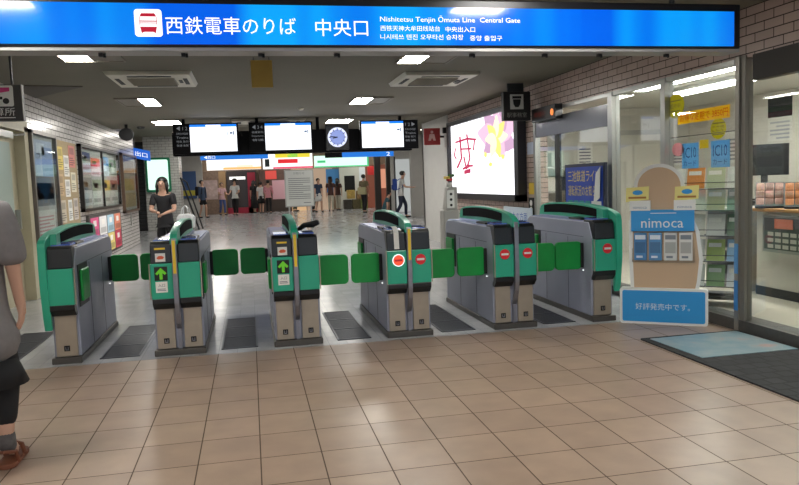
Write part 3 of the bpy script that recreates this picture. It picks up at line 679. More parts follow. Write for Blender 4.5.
stroke([(A0+.4, 2.08), (A0-.1, 2.1), (A0-.45, 2.06)], .012); stroke([(A0+.2, 2.16), (A0+.15, 1.8), (A0+.35, 1.65)], .014); stroke([(A0-.1, 2.17), (A0-.2, 1.78), (A0-.05, 1.62)], .012)
stroke([(A0+.15, 1.95), (A0-.25, 1.93)], .01); stroke([(A0+.05, 1.82), (A0-.02, 1.66), (A0-.3, 1.66)], .012); stroke([(A0+.42, 1.98), (A0+.48, 1.86), (A0+.4, 1.8)], .01); stroke([(A0-.4, 2.05), (A0-.35, 1.9)], .01)
m.prism([(A0+.2, 1.56), (A0-.25, 1.6), (A0-.25, 1.66), (A0+.2, 1.6)], 'x', -.093, -.0895); m.prism([(A0+.1, 1.48), (A0-.3, 1.5), (A0-.3, 1.58), (A0+.1, 1.55)], 'x', -.093, -.0895)
m.build('calligraphy', PK, fc)

def wallbox(name, label, cat, y0, y1, z0, z1, mm, th=.05):
    m = MB(); m.prism([(y0, z0), (y1, z0), (y1, z1), (y0, z1)], 'x', XR-th, XR, .0); o = m.build(name, mm); tag(o, label, cat); return o
wallbox('intercom', 'black intercom box on the wall just left of the flower panel', 'intercom', 14.28, 14.45, 1.55, 1.95, BLACK)
wallbox('call_box', 'yellow call box below the black intercom', 'call box', 14.27, 14.5, 1.25, 1.42, mat('box_yellow', (206, 160, 60), .5))
wallbox('phone_unit', 'white paper label above the black intercom', 'label', 14.28, 14.48, 2.02, 2.25, PAPER, .01)
wallbox('sticker', 'yellow sticker on the narrow tiled pier beside the office glass', 'sticker', 9.99, 10.18, 1.13, 1.3, mat('sticker_yellow', (226, 190, 60), .5), .006)
o = wallbox('plate', 'black plate with two white ovals low on the tiled pier', 'plate', 10.0, 10.2, .82, 1.08, BLACK, .01)
wallbox('notice', 'small pale blue notice high on the tiled pier', 'notice', 10.0, 10.22, 1.72, 1.9, mat('pale_blue_note', (196, 206, 226), .5), .006)
m = MB(); m.ball((XR-.011, 10.1, 1.0), .004, .05, .045); m.ball((XR-.011, 10.1, .9), .004, .05, .045); p = m.build('oval', WHITE, o)
t = thing('direction_notice', 'low white notice with blue lettering behind the fifth gate', 'notice', (XR-.06, 10.55, 0))
m = MB(); m.box(-.012, .012, -.6, .58, .68, .93, .003); m.build('board', mat('notice_paleblue', (206, 220, 232), .5), t)
m = MB(); m.text('甘木の方面', (-.0125, -.05, .79), (0, -1, 0), (0, 0, 1), .13, .8); m.build('lettering', mat('notice_blue', (40, 100, 190), .5), t)
for y in (-.5, .5):
    m = MB(); m.box(-.01, .01, y-.015, y+.015, 0, .69); m.build('leg', ALU, t)

# grey machine post with small flowers, behind the fifth gate
t = thing('validator_post', 'grey machine post with a small flower pot on top behind the fifth gate', 'machine', (2.86, 10.2, 0))
m = MB(); m.box(-.12, .12, -.1, .14, 0, .95, .02); m.prism([(-.08, .95), (.1, .95), (.1, 1.28), (-.04, 1.28)], 'y', -.08, .1, .01); m.build('body', mat('machine_grey', (170, 168, 162), .45, .3), t)
m = MB(); m.box(-.06, .05, -.09, -.079, .98, 1.24); m.build('front_plate', WHITE, t)
for z in (1.02, 1.1, 1.18):
    m = MB(); m.cyl((0, -.095, z), (0, -.089, z), .02, n=10); m.build('button', BLACK, t)
t = thing('flower_pot', 'little pot of red and yellow flowers on the grey machine post', 'flower pot', (2.86, 10.2, 1.28))
m = MB(); m.lathe([(.035, 0), (.05, .07), (.045, .07)], (0, 0, 0), 14); m.build('pot', PAPER, t)
m = MB(); m.mi = 0
for k in range(9):
    a = k*2.4; m.mi = k % 3; r_ = .03+.03*(k % 2); m.ball((math.cos(a)*r_, math.sin(a)*r_, .11+.03*(k % 3)), .028, .028, .022, 8, 6)
m.build('blossom', [mat('bloom_red', (206, 50, 60), .6), mat('bloom_yellow', (230, 200, 90), .6), mat('bloom_leaf', (70, 120, 60), .6)], t, True)

# ------------------------------------------------------------------ office: glass front
def trim(n, m_, *boxes):
    m = MB()
    for bx in boxes: m.box(*bx)
    return struct(m.build('trim_%d' % n, m_))
MUL = mat('mullion_steel', (176, 176, 172), .3, .7)
trim(4, MUL, (XR-.03, XR+.07, 7.6, 7.7, .1, 2.32)); trim(5, MUL, (XR-.03, XR+.07, 6.53, 6.61, .1, 2.32)); trim(6, mat('post_steel', (150, 146, 138), .35, .6), (XR-.03, XR+.06, 5.42, 5.47, .0, 2.34))
trim(13, mat('jamb_grey', (128, 124, 116), .4, .4), (XR-.015, XR+.06, 5.36, 5.42, .1, 2.34))
trim(7, DARKFR, (XR-.01, XR+.06, 9.16, 9.22, .1, 1.95)); trim(8, MUL, (XR-.02, XR+.06, 9.88, 9.95, .1, 2.32))
trim(9, mat('header_grey', (112, 112, 116), .2, .4), (XR-.01, XR+.06, 7.7, 9.9, 1.95, 2.2)); trim(10, MUL, (XR-.015, XR+.06, 5.5, 9.95, 2.28, 2.325))
trim(11, mat('header_dark', (58, 54, 50), .55, .0), (XR-.01, XR+.08, -2.5, 5.28, 2.12, 2.33))
for n, (a, b_, z1) in enumerate(((7.7, 9.16, 1.95), (6.61, 7.6, 2.28), (5.47, 6.53, 2.28), (2.6, 5.36, 2.12), (-2.5, 2.5, 2.12), (9.22, 9.88, 1.95)), 1):
    m = MB(); m.box(XR+.015, XR+.023, a, b_, .1, z1); struct(m.build('window_%d' % n, GLASS))
trim(12, MUL, (XR-.03, XR+.07, 2.5, 2.6, .1, 2.15))
# office shell
OW = mat('office_wall', (214, 210, 200), .6, var=.03)
m = MB(); m.box(XR+.2, 7.8, 11.6, 11.8, 0, 2.6); struct(m.build('wall_office_end', OW))
m = MB(); m.box(7.7, 7.9, -2.5, 11.6, 0, 2.6); struct(m.build('wall_office_back', OW))
m = MB(); m.box(XR+.2, 7.9, -2.5, 11.8, 2.52, 2.6); struct(m.build('ceiling_office', mat('office_ceiling', (206, 204, 196), .7)))
m = MB(); m.box(XR+.18, 7.8, -2.5, 11.7, 0, .012); struct(m.build('floor_office', mat('office_floor', (190, 184, 170), .3, var=.03)))
FL = mat('fluorescent', (255, 253, 246), .4, emit=34)
def strip(x, y0, y1, label, w_=.16):
    t = thing('ceiling_strip_light', label, 'strip light', (x, (y0+y1)/2, 2.52), 0, 'office ceiling strip lights')
    h = (y1-y0)/2
    m = MB(); m.box(-w_/2, w_/2, -h, h, -.05, 0, .005); m.build('housing', WHITE, t)
    m = MB(); m.box(-w_/2+.02, w_/2-.02, -h+.02, h-.02, -.07, -.049, .006); m.build('diffuser', FL, t)
strip(5.0, 6.7, 8.7, 'long office strip light nearest the glass, over the brochure rack', .3)
strip(5.9, 7.3, 9.3, 'office strip light behind the first one, further from the glass', .3)
strip(5.7, 4.4, 6.4, 'office strip light above the counter', .26)
strip(6.7, 5.6, 7.6, 'office strip light nearest the back wall', .26)
# inner door and shelves on end wall
d = struct(MB().box(6.3, 7.2, 11.5, 11.58, 0, 2.05).build('door_2', mat('inner_door', (200, 196, 186), .5)))
m = MB(); m.box(6.2, 6.3, 11.46, 11.6, 0, 2.12); m.box(7.2, 7.3, 11.46, 11.6, 0, 2.12); m.box(6.2, 7.3, 11.46, 11.6, 2.05, 2.13); m.build('door_frame', ALU, d)
t = thing('office_shelf', 'grey metal shelf unit in the office behind the blue notice board', 'shelf', (5.1, 11.2, 0.012))
for z in (.3, .7, 1.1, 1.5):
    m = MB(); m.box(-.5, .5, -.2, .2, z, z+.03); m.build('shelf_board', ALU, t)
for x in (-.48, .48):
    for y in (-.18, .18):
        m = MB(); m.box(x-.02, x+.02, y-.02, y+.02, 0, 1.6); m.build('post', ALU, t)
bx = [(-.3, .73, (190, 190, 180), 'pale grey'), (.15, .73, (200, 180, 120), 'tan'), (-.25, 1.13, (230, 228, 220), 'white'), (.2, 1.13, (110, 130, 160), 'slate blue'), (-.1, 1.53, (206, 210, 200), 'wide off-white'), (.3, .33, (90, 90, 96), 'dark grey')]
for x, z, c_, n_ in bx:
    m = MB(); m.box(5.1+x-.16, 5.1+x+.16, 11.05, 11.35, z+.012, z+.24, .008); o = m.build('storage_box', mat('store_%d' % c_[0]+n_.replace(' ', '_'), c_, .6)); tag(o, n_+' storage box on the office shelf unit', 'box', 'boxes on the office shelf')
for i, (x, z, lab, c_) in enumerate(((5.7, 1.55, 'white wall notice left of the inner office door', (232, 230, 224)), (5.72, 1.1, 'pale timetable sheet under the white notice by the inner door', (214, 216, 206)), (7.45, 1.5, 'white sheet on the office wall right of the inner door', (228, 226, 220)))):
    m = MB(); m.box(x-.14, x+.14, 11.585, 11.598, z, z+.38); m.mi = 1
    for k in range(5): m.box(x-.11, x+.1, 11.582, 11.586, z+.05+.055*k, z+.07+.055*k)
    o = m.build('wall_notice', [mat('n_%d' % i, c_, .6), mat('print_grey', (90, 90, 110), .6)]); tag(o, lab, 'notice')

# blue service-status board
t = thing('status_board', 'blue notice board with yellow Japanese lettering standing behind the sixth gate', 'notice board', (4.0, 8.14, 0))
BB = mat('status_blue', (34, 70, 176), .4)
m = MB(); m.box(-.02, .02, -.53, .53, .45, 1.53, .004); m.build('frame', mat('status_frame', (24, 30, 54), .4), t)
m = MB(); m.box(-.026, -.018, -.49, .49, .49, 1.49); fc = m.build('face', BB, t)
YL = mat('status_yellow', (230, 206, 110), .5)
m = MB(); m.text('三池鉄道ライン', (-.0262, 0, 1.38), (0, -1, 0), (0, 0, 1), .14, .84); m.text('運転状況のお知らせ', (-.0262, 0, 1.2), (0, -1, 0), (0, 0, 1), .13, .84); m.build('lettering', YL, fc)
m = MB()
for r_ in range(4):
    for q in range(5): m.box(-.029, -.026, .42-.16*q-.12, .42-.16*q, .98-.14*r_, 1.08-.14*r_)
m.build('table_cells', mat('status_teal', (30, 140, 140), .5), fc)
m = MB(); m.box(-.031, -.026, -.46, -.22, .55, 1.08); m.mi = 1
for r_ in range(4): m.box(-.033, -.0305, -.44, -.24, .58+.13*r_, .63+.13*r_)
m.build('white_column', [PAPER, mat('print_dark', (60, 66, 90), .6)], fc)
for y in (-.4, .4):
    m = MB(); m.box(-.015, .015, y-.02, y+.02, 0, .46); m.build('leg', DARK, t)
m = MB(); m.prism([(-.45, 1.12), (-.3, 1.05), (-.36, 1.4), (-.47, 1.48)], 'x', -.045, -.04); m.build('taped_paper', PAPER, t)

# things stuck on / behind the office glass
GX = XR+.03
m = MB(); m.prism([(5.62, 1.85), (6.4, 1.85), (6.4, 1.965), (5.62, 1.965)], 'x', GX, GX+.002); b_ = m.build('banner', paper_mat('banner_yellow', (248, 216, 60))); tag(b_, 'long yellow banner with red lettering behind the office glass', 'banner')
m = MB(); m.text('お得な定期で 3850円', (GX-.0005, 6.0, 1.907), (0, -1, 0), (0, 0, 1), .075, .72); m.build('lettering', paper_mat('banner_red', (206, 40, 30)), b_)
for lab, y, z, r_, s_ in (('round yellow-green sticker above the yellow banner on the office glass', 6.44, 2.035, .13, '販売中'), ('wide yellow sticker below the end of the yellow banner', 5.78, 1.765, .1, 'ここで')):
    m = MB(); pts = [(y+r_*1.1*math.cos(a*PI/12), z+r_*.92*math.sin(a*PI/12)) for a in range(24)]; m.prism(pts, 'x', GX, GX+.004); o = m.build('sticker', paper_mat('sticker_lime', (214, 206, 40))); tag(o, lab, 'sticker', 'yellow stickers on the office glass')
    m = MB(); m.text(s_, (GX-.0005, y, z), (0, -1, 0), (0, 0, 1), .05, .17); m.box(GX-.001, GX, y-.09, y+.08, z+.045, z+.055); m.box(GX-.001, GX, y-.08, y+.08, z-.055, z-.045); m.build('lettering', mat('lime_print', (120, 110, 20), .5), o)
m = MB(); pts = [(6.4+.1*math.cos(a*PI/12), 1.61+.065*math.sin(a*PI/12)) for a in range(24)]; m.prism(pts, 'x', GX, GX+.004); o = m.build('sticker', paper_mat('sticker_pink', (222, 176, 182))); tag(o, 'pale pink oval sticker on the office glass below the yellow banner', 'sticker')
def ic_poster(y, lab):
    m = MB(); m.box(GX, GX+.004, y-.13, y+.13, 1.42, 1.66); o = m.build('card_poster', paper_mat('poster_skyblue', (140, 196, 232))); tag(o, lab, 'poster', 'blue card posters on the office glass')
    for tx, ty, tz, th_, tw in (('IC', y+.05, 1.57, .1, .1), ('10', y-.06, 1.57, .1, .08), ('カード', y, 1.47, .05, .2)):
        m = MB(); m.text(tx, (GX-.0005, ty, tz), (0, -1, 0), (0, 0, 1), th_, tw); m.build('lettering', mat('poster_navy', (20, 60, 130), .5), o)
ic_poster(6.2, 'blue card poster with dark lettering behind glass, nearer the gates'); ic_poster(5.75, 'blue card poster with dark lettering behind glass, nearer the steel door post')
m = MB(); m.box(GX, GX+.004, 5.92, 6.05, 1.6, 1.68); o = m.build('price_tag', paper_mat('tag_yellow', (226, 206, 50))); tag(o, 'small yellow tag between the two blue card posters', 'tag')
m = MB(); m.cyl((GX+.002, 5.52, 1.73), (GX+.002, 6.52, 1.73), .004, n=6); o = m.build('wire', DARK); tag(o, 'thin wire strung behind the glass above the blue card posters', 'wire')
for k, (z, c_) in enumerate(((.18, (60, 130, 196)), (.5, (90, 150, 206)))):
    m = MB(); m.box(XR-.032, XR-.03, 5.42, 5.47, z, z+.26); o = m.build('tape', mat('tape_%d' % k, c_, .5)); tag(o, ('blue tape at the foot of the steel door post', 'lighter blue tape higher on the steel door post')[k], 'tape')

# brochure rack inside
t = thing('brochure_rack', 'black wire brochure rack on castors behind the office glass', 'brochure rack', (4.6, 6.62, .012), math.radians(-42))
m = MB()
for x in (-.38, .38): m.tube([(x, .12, .06), (x, .12, 1.42)], .012)
m.build('upright', BLACK, t)
m = MB(); m.box(-.4, .4, -.2, .2, .08, .11); m.build('base', BLACK, t)
for x in (-.36, .36):
    for y in (-.16, .16):
        m = MB(); m.cyl((x-.015, y, .035), (x+.015, y, .035), .034, n=12); m.cyl((x, y, .04), (x, y, .09), .01, n=6); m.build('castor', BLACK, t)
TZ = [.2, .46, .72, .98, 1.2]
for z in TZ:
    m = MB(); m.box(-.38, .38, -.11, .1, z-.008, z); m.tube([(-.38, -.125, z+.06), (.38, -.125, z+.06)], .004, 6); m.build('tray', DARK, t)
rc = [[(96, 140, 196), (226, 228, 220), (140, 176, 120), (214, 216, 222)], [(60, 96, 170), (234, 234, 230), (166, 186, 96), (140, 180, 216)], [(76, 84, 160), (228, 226, 214), (212, 212, 208), (96, 120, 96)], [(170, 168, 140), (234, 232, 222), (206, 198, 164), (150, 168, 156)], [(240, 238, 230), (224, 140, 56), (190, 200, 166), (226, 228, 220)]]
nm = [['blue', 'cream', 'green', 'silver'], ['navy', 'white', 'olive', 'light blue'], ['indigo', 'ivory', 'pale grey', 'dark green'], ['khaki', 'off-white', 'sand', 'grey-green'], ['bright white', 'orange', 'sage', 'pale']]
tn = ['bottom', 'second lowest', 'middle', 'second highest', 'top']
R = Matrix.Rotation(math.radians(-42), 4, 'Z')
for i, z in enumerate(TZ):
    for k in range(4):
        m = MB(); c_ = rc[i][k]
        m.prism([(-.095, z+.014), (-.10, z+.014), (.0, z+.225), (.012, z+.225)], 'x', -.085, .085); m.mi = 1; m.prism([(-.085, z+.035), (-.0885, z+.035), (-.045, z+.12), (-.04, z+.12)], 'x', -.06, .06); m.mi = 2; m.prism([(-.034, z+.15), (-.0365, z+.15), (-.018, z+.19), (-.016, z+.19)], 'x', -.07, .05)
        p = R @ Vector((-.285+.19*k, 0, 0))
        o = m.build('brochure', [mat('br_%d_%d' % (i, k), c_, .4), mat('brp_%d_%d' % (i, k), tuple(int(v*(.45, .7, .6, .35)[(i+k) % 4]) for v in c_), .4), mat('brochure_print', (236, 234, 228), .4)], None, loc=(4.6+p.x, 6.62+p.y, 0), rz=math.radians(-42))
        tag(o, '%s brochure on the %s tray of the black wire rack' % (nm[i][k], tn[i]), 'brochure', 'brochures in the black wire rack')

# counter
t = thing('office_counter', 'pale grey service counter with thin wooden top inside the office', 'counter', (5.45, 5.3, .012))
m = MB(); m.box(0, .6, -3.2, 1.65, 0, .92, .004); m.build('body', mat('counter_grey', (196, 192, 180), .5, var=.03), t)
m = MB(); m.box(-.05, .65, -3.22, 1.7, .92, .955, .006); m.build('wooden_top', mat('counter_wood', (176, 130, 74), .4, var=.12, scale=9), t)
m = MB(); m.box(-.006, .0, -3.2, 1.65, 0, .1); m.build('kick_plate', DARK, t)
o = MB(); o.prism([(5.35, .50), (6.82, .50), (6.82, .90), (5.35, .90)], 'x', 5.415, 5.448, .01); o = o.build('counter_notice_frame', ALU); tag(o, 'silver frame of notices hung on the counter front', 'notice frame')
m = MB(); m.prism([(5.39, .535), (6.78, .535), (6.78, .87), (5.39, .87)], 'x', 5.408, 5.416); m.build('dark_backing', mat('backing_dark', (84, 84, 86), .4), o)
m = MB(); m.mi = 0; m.prism([(6.36, .76), (6.62, .76), (6.62, .86), (6.36, .86)], 'x', 5.403, 5.409); m.mi = 1
for r_ in range(3):
    for q in range(5): m.prism([(6.2+.11*q, .55+.065*r_), (6.28+.11*q, .55+.065*r_), (6.28+.11*q, .59+.065*r_), (6.2+.11*q, .59+.065*r_)], 'x', 5.403, 5.409)
m.mi = 2; m.prism([(5.5, .57), (6.1, .57), (6.1, .72), (5.5, .72)], 'x', 5.402, 5.409); m.mi = 3; m.prism([(5.5, .75), (6.1, .75), (6.1, .86), (5.5, .86)], 'x', 5.402, 5.409)
m.build('notice_print', [mat('np_red', (206, 120, 96), .5), mat('np_grey', (196, 194, 182), .5), mat('np_yellow', (214, 206, 50), .5), mat('np_brown', (120, 80, 60), .5)], o)
# baskets of goods on the counter
def packs(x, y, label, c_, n):
    t = thing('snack_box', label, 'snack box', (x, y, .968), math.radians(-40), 'snack boxes on the counter')
    m = MB(); m.prism([(-.1, 0), (.1, 0), (.16, .27), (.14, .275), (-.12, .02)], 'x', -.14, .14, .004); m.build('tilted_tray', DARK, t)
    m = MB()
    for i in range(3):
        for k in range(3):
            m.mi = (i+k) % 2; cx_, cy_, cz_ = -.09+.09*i, -.085+.045*k, .03+.08*k
            m.prism([(cy_-.02, cz_), (cy_+.012, cz_-.01), (cy_+.055, cz_+.07), (cy_+.023, cz_+.078)], 'x', cx_-.04, cx_+.04, .008)
    m.build('packets', [mat('pk_%d' % n, c_, .6, var=.2, scale=30), mat('pk2_%d' % n, tuple(int(v*.75) for v in c_), .6)], t, True)
packs(5.52, 6.84, 'tilted tray of pinkish snack packets on the end of the office counter', (166, 130, 118), 1)
packs(5.6, 6.5, 'tray of orange-brown snack packets beside the pinkish one on the counter', (176, 112, 64), 2)
m = MB(); m.box(5.5, 5.75, 6.05, 6.3, .967, 1.06, .006); m.mi = 1; m.box(5.495, 5.5, 6.08, 6.27, .98, 1.045); o = m.build('card_box', [mat('cardbox', (214, 200, 190), .5), mat('cardbox_red', (170, 90, 80), .5)]); tag(o, 'low pale card box on the counter by the snack trays', 'box')
# monitor and calendar at the back
t = thing('monitor', 'large dark monitor on a stand behind the office counter', 'monitor', (6.85, 8.6, 0), math.radians(-50))
m = MB(); m.box(-.3, .3, -.02, .03, 1.3, 1.72, .006); m.build('screen', BLACKG, t)
m = MB(); m.box(-.04, .04, .0, .04, .98, 1.32); m.build('neck', BLACK, t)
m = MB(); m.box(-.18, .18, -.1, .12, .967, .985); m.build('foot', BLACK, t)
t = thing('back_desk', 'dark desk carrying the monitor behind the counter', 'desk', (6.9, 8.2, .012))
m = MB(); m.box(-.35, .5, -1.2, .7, .9, .955); m.build('desk_top', DARK, t)
for y in (-1.1, .6):
    m = MB(); m.box(-.3, .45, y, y+.05, 0, .9); m.build('panel_leg', DARK, t)
sheet('hanging_calendar', 'calendar with a dark landscape picture above white dates on the office back wall', 'calendar', 9.09, 9.59, 1.79, 2.43, [(0, 1, .55, 1, (40, 46, 48)), (0, 1, .56, .68, (150, 60, 80)), (0, 1, .68, .8, (60, 110, 70))]+rows_of_text(5, (170, 174, 180), v0=.05, v1=.5), x=7.7, side=-1)
sheet('wall_notice', 'white sheet on the office back wall near the calendar', 'notice', 10.2, 10.6, 1.5, 2.0, rows_of_text(6), x=7.7, side=-1)
t = thing('side_cabinet', 'grey low cabinet with dark shelf opening left of the counter end', 'cabinet', (5.75, 7.45, .012))
m = MB(); m.box(-.3, .3, -.35, .4, 0, .1); m.box(-.3, .3, -.35, -.32, .1, .9); m.box(-.3, .3, .37, .4, .1, .9); m.box(.27, .3, -.35, .4, .1, .9); m.box(-.3, .3, -.35, .4, .9, .93); m.box(-.3, .27, -.32, .37, .42, .44); m.build('body', mat('cabinet_grey', (150, 146, 138), .5), t)
m = MB(); m.box(.255, .268, -.32, .37, .1, .9); m.build('back_panel', BLACK, t)

# ------------------------------------------------------------------ card display board (plain rounded board in place of the figure)
t = thing('card_display', 'white-edged tan cutout display board with card packets by the office glass', 'display stand', (3.67, 5.93, 0), math.radians(-35.6))
SB = mat('standee_blue', (44, 150, 218), .4); TAN = mat('standee_tan', (200, 172, 142), .55); SW = mat('standee_white', (230, 232, 230), .45)
def capsule(grow):
    pts = []
    for k in range(17):
        a = PI*k/16; pts.append((-.03+(.185+grow)*math.cos(a), 1.27+(.17+grow)*math.sin(a)))
    pts += [(-.23-grow, 1.12), (-.26-grow, .95), (-.26-grow, .60), (-.25-grow, .34), (-.25-grow, .3), (.27+grow, .3), (.29+grow, .40), (.31+grow, .60), (.28+grow, .85), (.2+grow, 1.05)]
    return pts
m = MB(); m.prism(capsule(.032), 'y', 0, .012); bd = m.build('board', SW, t)
m = MB(); m.prism(capsule(0), 'y', -.003, .001); m.build('tan_shape', TAN, bd)
m = MB(); m.rrect(-.375, .385, 0, .335, -.045, .03, .025); bp = m.build('base_panel', SW, t)
m = MB(); m.rrect(-.352, .362, .022, .312, -.049, -.044, .018); m.build('base_face', SB, bp)
m = MB(); m.text('好評発売中です。', (.0, -.0485, .165), (1, 0, 0), (0, 0, 1), .062, .47); m.build('lettering', mat('standee_letter', (214, 230, 238), .5), bp)
m = MB(); m.box(-.27, .27, -.05, -.002, .86, 1.055, .004); pn = m.build('name_panel', SB, t)
m = MB(); m.text('nimoca', (.0, -.0502, .935), (1, 0, 0), (0, 0, 1), .085, .36); m.box(-.1, .12, -.0515, -.0495, 1.022, 1.028); m.build('lettering', SW, pn)
for s_ in (-1, 1):
    m = MB(); x = .19*s_-.0; m.box(x-.09, x+.09, -.06, -.012, 1.05, 1.14); q = m.build('card_pocket', SW, t)
    m = MB(); m.text('nimoca', (x, -.0602, 1.08), (1, 0, 0), (0, 0, 1), .025, .12); m.build('lettering', mat('pocket_print', (120, 150, 180), .5), q)
    m = MB(); x2 = .21*s_; m.prism([(x2-.105, 1.13), (x2+.095, 1.15), (x2+.1, 1.27), (x2-.1, 1.26)], 'y', -.05, -.046); q = m.build('yellow_card', mat('card_yellow', (234, 224, 140), .5), t)
    m = MB(); pts = [(x2+.045*math.cos(a*PI/10), 1.215+.022*math.sin(a*PI/10)) for a in range(20)]; m.prism(pts, 'y', -.0515, -.049); m.mi = 1; m.box(x2-.08, x2+.075, -.0515, -.049, 1.16, 1.178); m.build('card_print', [SB, mat('card_print_brown', (170, 120, 50), .5)], q)
m = MB(); m.box(-.26, .27, -.05, -.002, .575, .592); m.box(-.262, -.256, -.05, -.002, .58, .7); m.box(.266, .272, -.05, -.002, .58, .7); m.build('packet_tray', glass_mat('clear_plastic', (240, 244, 246), 1.0), t)
m = MB(); m.prism([(.012, .02), (.012, .8), (.3, .0), (.28, 0)], 'x', -.03, .03); m.build('rear_strut', SW, t)
RS = Matrix.Rotation(math.radians(-35.6), 4, 'Z')
for k, (c_, n_) in enumerate((((70, 130, 184), 'blue card packet at the gate end'), ((84, 142, 192), 'blue card packet second from the gate end'), ((206, 210, 208), 'white card packet beside the blue ones'), ((214, 216, 212), 'white card packet at the door end'))):
    p = RS @ Vector((-.19+.13*k, 0, 0))
    m = MB(); m.box(-.056, .056, -.042, -.006, .593, .845, .004); m.mi = 1; m.box(-.045, .045, -.0435, -.0415, .66, .76); m.mi = 2; m.box(-.045, .045, -.0435, -.0415, .785, .825); m.box(-.035, .02, -.0435, -.0415, .615, .635)
    o = m.build('card_packet', [mat('pack_%d' % k, c_, .35), mat('packp_%d' % k, tuple(int(v*.8) for v in c_), .35), mat('pack_letter', (236, 238, 240) if k < 2 else (120, 130, 140), .4) if False else mat('pack_l%d' % (k//2), (220, 230, 238) if k < 2 else (120, 130, 140), .4)], None, loc=(3.67+p.x, 5.93+p.y, 0), rz=math.radians(-35.6))
    tag(o, n_+' of the tan display board', 'card packet', 'card packets on the display board')

# ------------------------------------------------------------------ far concourse
FY_ = 38.6
def fbox(name, label, cat, x0, x1, z0, z1, mm, y=FY_-.02, d=.1, group=None, parts=()):
    t = thing(name, label, cat, ((x0+x1)/2, y, 0), 0, group); h = (x1-x0)/2
    m = MB(); m.box(-h, h, -d, 0, z0, z1, .01); m.build('body' if name != 'shop_sign' else 'lit_board', mm, t)
    for pn, a, b_, p, q, pm_ in parts:
        m = MB(); m.box(-h+2*h*a, -h+2*h*b_, -d-.02, -d+.001, z0+(z1-z0)*p, z0+(z1-z0)*q); m.build(pn, pm_, t)
    return t
E = lambda n, c_, e_=.9: mat('far_'+n, c_, .5, emit=e_)
fbox('shop_sign', 'long white lit shop sign with orange lower edge on the left of the far shops', 'shop sign', -2.0, .6, 2.22, 2.84, E('white', (255, 252, 248), 1.3), 36.6, .2, parts=[('orange_print', .3, 1, .02, .2, E('orange', (255, 190, 120), 1.1)), ('orange_mark', .55, .85, .22, .34, E('peach', (255, 220, 190), 1.2))])
fbox('shop_sign', 'white lit shop sign with red lettering and coloured top band', 'shop sign', .7, 3.15, 2.2, 2.95, E('white', (255, 252, 248), 1.3), 36.6, .2, parts=[('yellow_band', .25, .95, .72, 1, E('yellow', (240, 220, 60), 1)), ('green_band', .5, .7, .72, 1, E('lime', (120, 210, 90), 1)), ('red_lettering', .3, .7, .35, .62, E('red', (232, 40, 50), 1)), ('red_strip', .2, 1, .0, .12, E('pink', (240, 90, 120), 1)), ('dark_mark', .04, .13, .15, .65, E('dark', (60, 70, 70), .3))])
fbox('shop_sign', 'pale green lit shop sign on the right of the far shops', 'shop sign', 3.25, 6.0, 2.2, 2.78, E('mint', (214, 255, 232), 1.25), 36.6, .2, parts=[('green_edge', 0, 1, 0, .1, E('green', (70, 200, 130), 1)), ('green_mark', .05, .2, .4, .6, E('green', (70, 200, 130), 1)), ('green_side', .97, 1, 0, 1, E('green', (70, 200, 130), 1))])
t = thing('direction_sign', 'blue lit direction strip hung left behind the departure boards', 'sign', (-.35, 19.2, 0))
m = MB(); m.box(-.85, .86, -.04, .04, 2.1, 2.23); m.build('lit_board', E('blue', (30, 120, 220), 1), t)
m = MB(); m.text('◀西口', (-.62, -.041, 2.165), (1, 0, 0), (0, 0, 1), .08, .28); m.build('lettering', LW, t)
m = MB(); m.box(-.8, -.76, -.01, .01, 2.23, 3.15); m.box(.76, .8, -.01, .01, 2.23, 3.15); m.build('hanger', DARK, t)
t = thing('direction_sign', 'blue lit direction strip hung right behind the departure boards, black part at its left', 'sign', (2.95, 19.2, 0))
m = MB(); m.box(-.5, .9, -.04, .04, 2.07, 2.2); m.mi = 1; m.box(-.95, -.5, -.04, .04, 2.07, 2.2); m.build('lit_board', [E('blue', (30, 120, 220), 1), BEAMB], t)
m = MB(); m.text('2', (.75, -.041, 2.135), (1, 0, 0), (0, 0, 1), .1, .1); m.build('lettering', LW, t)
m = MB(); m.box(-.8, -.76, -.01, .01, 2.19, 3.15); m.box(.76, .8, -.01, .01, 2.19, 3.15); m.build('hanger', DARK, t)
# facade pieces
MAR = mat('maroon', (150, 22, 50), .45); GLD = mat('dark_shop_glass', (60, 52, 50), .15)
t = thing('shop_entrance', 'dark glass shop entrance with maroon post and sill under the white sign', 'shop entrance', (-.2, 38.3, 0))
m = MB(); m.box(-.95, .55, 0, .1, 0, 2.2); m.build('glass_front', GLD, t)
m = MB(); m.box(.1, .5, -.08, .0, 0, 2.1); m.build('maroon_post', MAR, t)
m = MB(); m.box(-.95, .55, -.08, .0, 0, .3); m.build('maroon_sill', MAR, t)
m = MB(); m.box(-.8, 0, -.03, .0, 1.75, 1.9); m.build('lit_strip', E('white', (255, 252, 248), 1.3), t)
fbox('shop_display', 'brown shop shelving left of the maroon entrance', 'shop display', -2.6, -1.2, 0, 2.2, mat('brown_shop', (112, 92, 78), .6, var=.3, scale=8), 38.5, .15, parts=[('tan_panel', .75, 1, 0, 1, mat('tan_panel', (150, 120, 84), .5)), ('pale_goods', .2, .7, .35, .8, mat('pale_goods', (160, 140, 136), .6, var=.3, scale=5))])
fbox('shop_display', 'pink and red lit shop window right of the maroon entrance', 'shop display', .5, 2.15, 0, 2.2, mat('dim_shop', (96, 70, 60), .5, var=.2), 38.5, .1, parts=[('red_sign', .2, .55, .78, .98, E('redsign', (226, 80, 70), .8)), ('pink_poster', .4, .85, .3, .75, mat('poster_far_pink', (206, 160, 170), .5)), ('dark_shelf', .0, .9, .0, .28, mat('shelf_dark', (66, 54, 48), .6))])
fbox('shop_doorway', 'warm orange lit doorway beside the white notice stand', 'doorway', 2.15, 2.9, 0, 2.2, E('warm', (232, 190, 142), .75), 38.5, .06)
